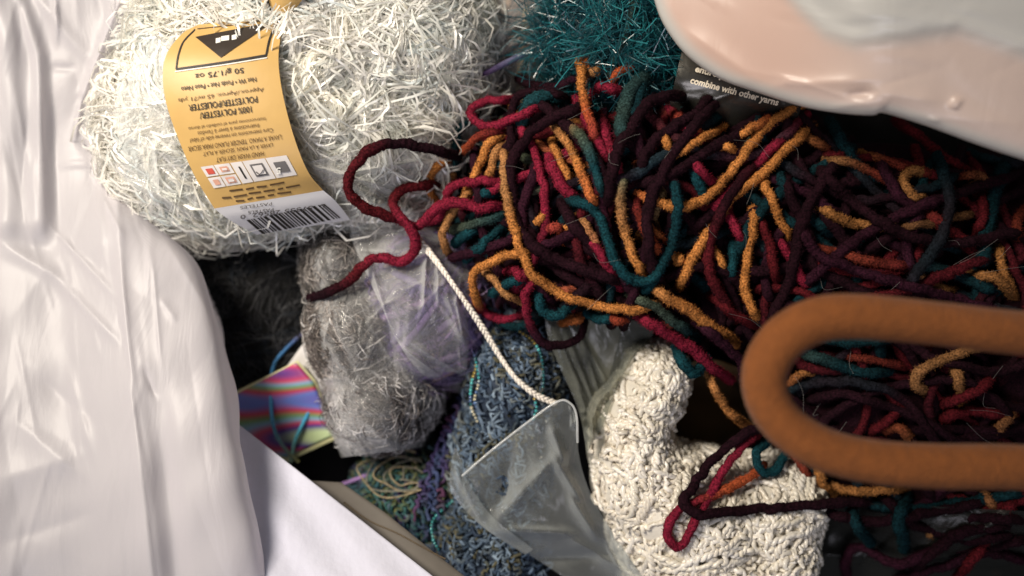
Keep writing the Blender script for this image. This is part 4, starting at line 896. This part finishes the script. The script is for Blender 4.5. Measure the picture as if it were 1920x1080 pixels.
# ------------------------------------------------------------------ white carrier bag, left
EY = np.array([-170, -60, 0, 60, 130, 200, 330, 400, 440, 475, 560, 640, 830, 960, 1080, 1250], float)
EX = np.array([360, 352, 335, 290, 245, 218, 226, 262, 310, 372, 398, 413, 452, 478, 502, 535], float)
def poly_x(pts, y): q = np.array(pts, float); return np.interp(y, q[:, 1], q[:, 0])
def zbag(x, y, e):
    z = -.040 + .050 * smooth01((y - 120) / 950) + .014 * smooth01((120 - x) / 300)
    d = np.maximum(e - x, 0)
    big = smooth01((430 - y) / 120)                       # beside the ball the plastic slopes softly down under it
    z = z - (.018 * big) * np.exp(-d / 60)
    z = z - (.010 * np.exp(-d / 9) + .010 * np.exp(-d / 50)) * (1 - big)
    l = poly_x([(212, 180), (222, 400), (238, 640), (262, 860), (286, 1080), (300, 1250)], y); dd = x - l
    a = smooth01((y - 150) / 200)
    z = z + a * .0030 * np.exp(-np.abs(dd) / np.where(dd < 0, 22, 12)) - a * .006 * smooth01(-dd / 120)
    z = z - a * .005 * np.exp(-((dd - 46) / 24)**2) * smooth01((y - 600) / 300)
    l2 = poly_x([(20, -170), (48, 0), (82, 100), (90, 250), (98, 440), (100, 460)], y); k = smooth01((470 - y) / 60)
    z = z + k * .005 * smooth01((l2 + 14 - x) / 28)
    for f, am in ((0, .0016), (1, .0012)): z = z + k * am * np.sin((x - l2) / (11 + 5 * f) + y / 130 + f) * smooth01((l2 - x) / 20)
    z = z + ridge(x, y, [(232, -20, 152, 190, 9, .005), (152, 190, 140, 262, 5, .003), (102, -20, 108, 80, 4, .003), (95, 125, 140, 130, 5, -.002), (145, 170, 205, 190, 6, .002), (140, 262, 205, 300, 7, -.002),
                         (0, 455, 110, 520, 12, .003), (100, 515, 220, 640, 9, .003), (60, 700, 190, 800, 26, -.002), (0, 900, 160, 850, 30, .0025), (130, 700, 175, 860, 12, .002), (20, 780, 160, 900, 20, .002), (0, 1020, 180, 960, 26, -.002),
                         (270, 690, 292, 745, 6, -.002), (300, 560, 330, 600, 9, .0015), (110, 310, 210, 305, 4, .0014), (100, 430, 220, 560, 6, .002), (240, 360, 330, 440, 5, .002), (300, 430, 400, 600, 10, .001)] + BAGR) * .8
    return z + .0008 * np.sin(x / 23 + y / 61) * np.sin(y / 47 - x / 80)
rb = np.random.default_rng(50)
BAGR = rand_ridges(rb, (0, -60, 240, 450), 26, 82, 12, .0020, (4, 12), (120, 360)) + rand_ridges(rb, (0, 420, 240, 1080), 22, 65, 30, .0014, (9, 26), (120, 320)) + rand_ridges(rb, (240, 420, 470, 1080), 12, 80, 8, .0010, (8, 22), (160, 420)) + rand_ridges(rb, (0, -60, 260, 1080), 40, 84, 14, .0007, (2.5, 5), (60, 300)) + rand_ridges(rb, (225, 260, 300, 1080), 14, 86, 3, .0012, (3, 6), (120, 400)) + rand_ridges(rb, (200, 300, 380, 470), 14, 45, 25, .002, (3, 6), (40, 110))
ys = np.linspace(-170, 1250, 230); us = np.concatenate([np.linspace(0, .8, 150), np.linspace(.802, 1, 60)])
E = np.interp(ys, EY, gauss1(EX, .6)); Ex = gauss1(E, 4.0)[:, None] + 0.8 * np.sin(ys / 19)[:, None] * (ys > 430)[:, None]; X = -320 + (Ex + 320) * us[None, :]; Yv = np.repeat(ys[:, None], len(us), 1)
Z = zbag(X, Yv, Ex); W = P(X, Yv, Z)
down = []; last = W[:, -1]
for k in range(1, 15):                                     # the plastic turns down behind its rounded edge
    f = k / 14; q = last.copy(); q[:, 2] = last[:, 2] + (FLOOR + .002 - last[:, 2]) * f; q[:, 0] -= .016 * math.sin(min(1, f * 2) * math.pi / 2) + .004 * np.sin(f * 6 + ys / 70); down.append(q)
W = np.concatenate([W, np.stack(down, 1)], 1); nr, ncol = W.shape[:2]
g = Geo(); base = np.array([.80, .765, .80]); warm = smooth01((X[..., None] - 190) / 120)
g.add(W.reshape(-1, 3), grid_faces(nr, ncol)[:, ::-1], base)
tag(g.build('carrier_bag', M_bag), 'white plastic carrier bag side folded down along the left', 'bag')

# ------------------------------------------------------------------ pink-white plastic, top right
PX = np.array([(1195, -170), (1212, -60), (1226, 0), (1246, 52), (1288, 108), (1350, 152), (1420, 178), (1510, 206), (1580, 218), (1640, 222), (1660, 217), (1740, 241), (1830, 274), (1925, 306), (2060, 345), (2300, 400)], float)
PX[:, 1] -= 7
ed = resample(PX, 9); ne = len(ed)
vs = np.concatenate([np.linspace(0, .12, 26), np.linspace(.13, 1, 60)])
cx, cy = np.array([1990., -520.])                           # the sheet runs back from its edge up and away
far = np.stack([np.linspace(1560, 2500, ne), np.linspace(-420, -260, ne)], -1)
eds = np.stack([gauss1(ed[:, k], 7) for k in (0, 1)], -1); bl = smooth01(vs / .10)[None, :, None]; edv = ed[:, None] * (1 - bl) + eds[:, None] * bl
q = edv * (1 - vs[None, :, None]) + far[:, None] * vs[None, :, None]; X, Yv = q[..., 0], q[..., 1]
d = np.linalg.norm(q - edv, axis=-1)
Z = .012 + .000035 * d - .0025 * np.exp(-d / 8) + .014 * smooth01((X - 1300) / 700) + .026 * smooth01((X - 1260) / 420) + .006 * (1 - np.exp(-d / 80))
l = np.interp(X, [1440, 1500, 1545, 1600, 1700, 1800, 1920, 2200], [-60, 10, 55, 74, 62, 48, 92, 150])
Z += .0022 * smooth01((l - Yv + 40) / 110) + .0012 * np.exp(-((Yv - l + 6) / 14)**2) + ridge(X, Yv, rand_ridges(np.random.default_rng(61), (1500, -60, 1920, 60), 16, 8, 14, .0009, (5, 14), (100, 300)) + rand_ridges(np.random.default_rng(64), (1280, -40, 1920, 280), 34, 18, 28, .0006, (2.5, 5), (40, 180)) + rand_ridges(np.random.default_rng(62), (1300, 0, 1920, 280), 8, 20, 20, .0007, (14, 30), (120, 300)))
Z += ridge(X, Yv, [(1440, 160, 1640, 150, 16, .0015), (1590, 178, 1640, 172, 8, -.0018), (1560, 200, 1650, 190, 9, .001), (1786, 205, 1798, 182, 4, .0022), (1472, 158, 1480, 146, 3.5, .0018), (1748, 228, 1756, 222, 4, .0012), (1640, 175, 1760, 190, 20, .0012), (1290, 60, 1420, 150, 18, .0012)])
W = P(X, Yv, Z)
pink = smooth01((d - 3) / 26) * smooth01((Yv - l + 10) / 46)
white = np.array([.76, .74, .70]); pk = np.array([.83, .58, .48]); pk2 = np.array([.82, .65, .57])
mix = smooth01((X - 1430) / 260)[..., None]; pkc = pk * (1 - mix) + pk2 * mix; band = (smooth01((60 - d) / 40) * smooth01((X - 1420) / 80))[..., None]; pkc = pkc * (1 - band * .5) + np.array([.79, .66, .62]) * band * .5
col = white * (1 - pink[..., None]) + pkc * pink[..., None]; grey = (smooth01((l - Yv - 18) / 30) * .06)[..., None]; col = col * (1 - grey)
under = []                                                  # folded under along its edge
for k in range(1, 9):
    f = k / 8; r0 = W[:, 0].copy(); inn = W[:, 12] - W[:, 0]; inn[:, 2] = 0; inn /= np.linalg.norm(inn, axis=1, keepdims=True) + 1e-9
    r0 += inn * (.022 * f * f); r0[:, 2] -= .008 * math.sin(f * math.pi / 2) + .012 * f; under.append(r0)
W = np.concatenate([np.stack(under[::-1], 1), W], 1); col = np.concatenate([np.repeat(col[:, :1], 8, 1), col], 1)
nr, ncol = W.shape[:2]; g = Geo(); g.add(W.reshape(-1, 3), grid_faces(nr, ncol), col.reshape(-1, 3))
tag(g.build('pink_plastic_bag', M_pink), 'pinkish white glossy plastic bag edge covering the top right corner', 'bag')

# ------------------------------------------------------------------ orange handle
cl = np.array([(2420, 640, -.10), (2330, 630, .02), (2180, 640, .085), (1920, 625, .093), (1760, 607, .095), (1620, 594, .096), (1540, 598, .096), (1475, 630, .095), (1437, 685, .094), (1438, 745, .093), (1475, 800, .093), (1545, 843, .094), (1640, 866, .094), (1760, 874, .093), (1920, 876, .09), (2180, 890, .080), (2330, 885, .02), (2420, 880, -.10)])
cl[2:-2, 2] -= .018; w3 = P(cl[:, 0], cl[:, 1], cl[:, 2]); p = resample(w3, .00055); n = len(p); s = np.arange(n) * .00055
tt = np.gradient(p, axis=0); tt /= np.linalg.norm(tt, axis=1, keepdims=True); curv = np.linalg.norm(np.gradient(tt, axis=0), axis=1) / .00055
rr = .0086 * (1 + .016 * np.sin(s / .00027 + 2 * np.sin(s / .004)) * np.clip(curv / 35, 0.12, 1) + .02 * np.sin(s / .02))
g = Geo(); V, F, cap = tube(p, rr, 22, .004); n0 = g.n; g.add(V, F); g.F3.append(cap)
m = mat_plain('suede', (.195, .060, .011), .8, .3, bump=1.0, bscale=700, sheen=0.08, var=.13, vscale=220)
tag(g.build('bag_handle', m), 'thick rust-orange suede cord handle looping in from the right', 'handle')

# ------------------------------------------------------------------ small felt disc on the purple bag's corner
g = Geo(); V, F = ellipsoid(P(846, 770, float(drape(np.array([846.]), np.array([770.]), .0015)[0])), (.0042, .0042, .0020), 24, 12); g.add(V, F, (1, 1, 1))
tag(g.build('felt_disc', mat_plain('charcoal_felt', (.018, .017, .016), .9, bump=.5, bscale=900)), 'small round charcoal disc by the purple bag corner', 'disc')
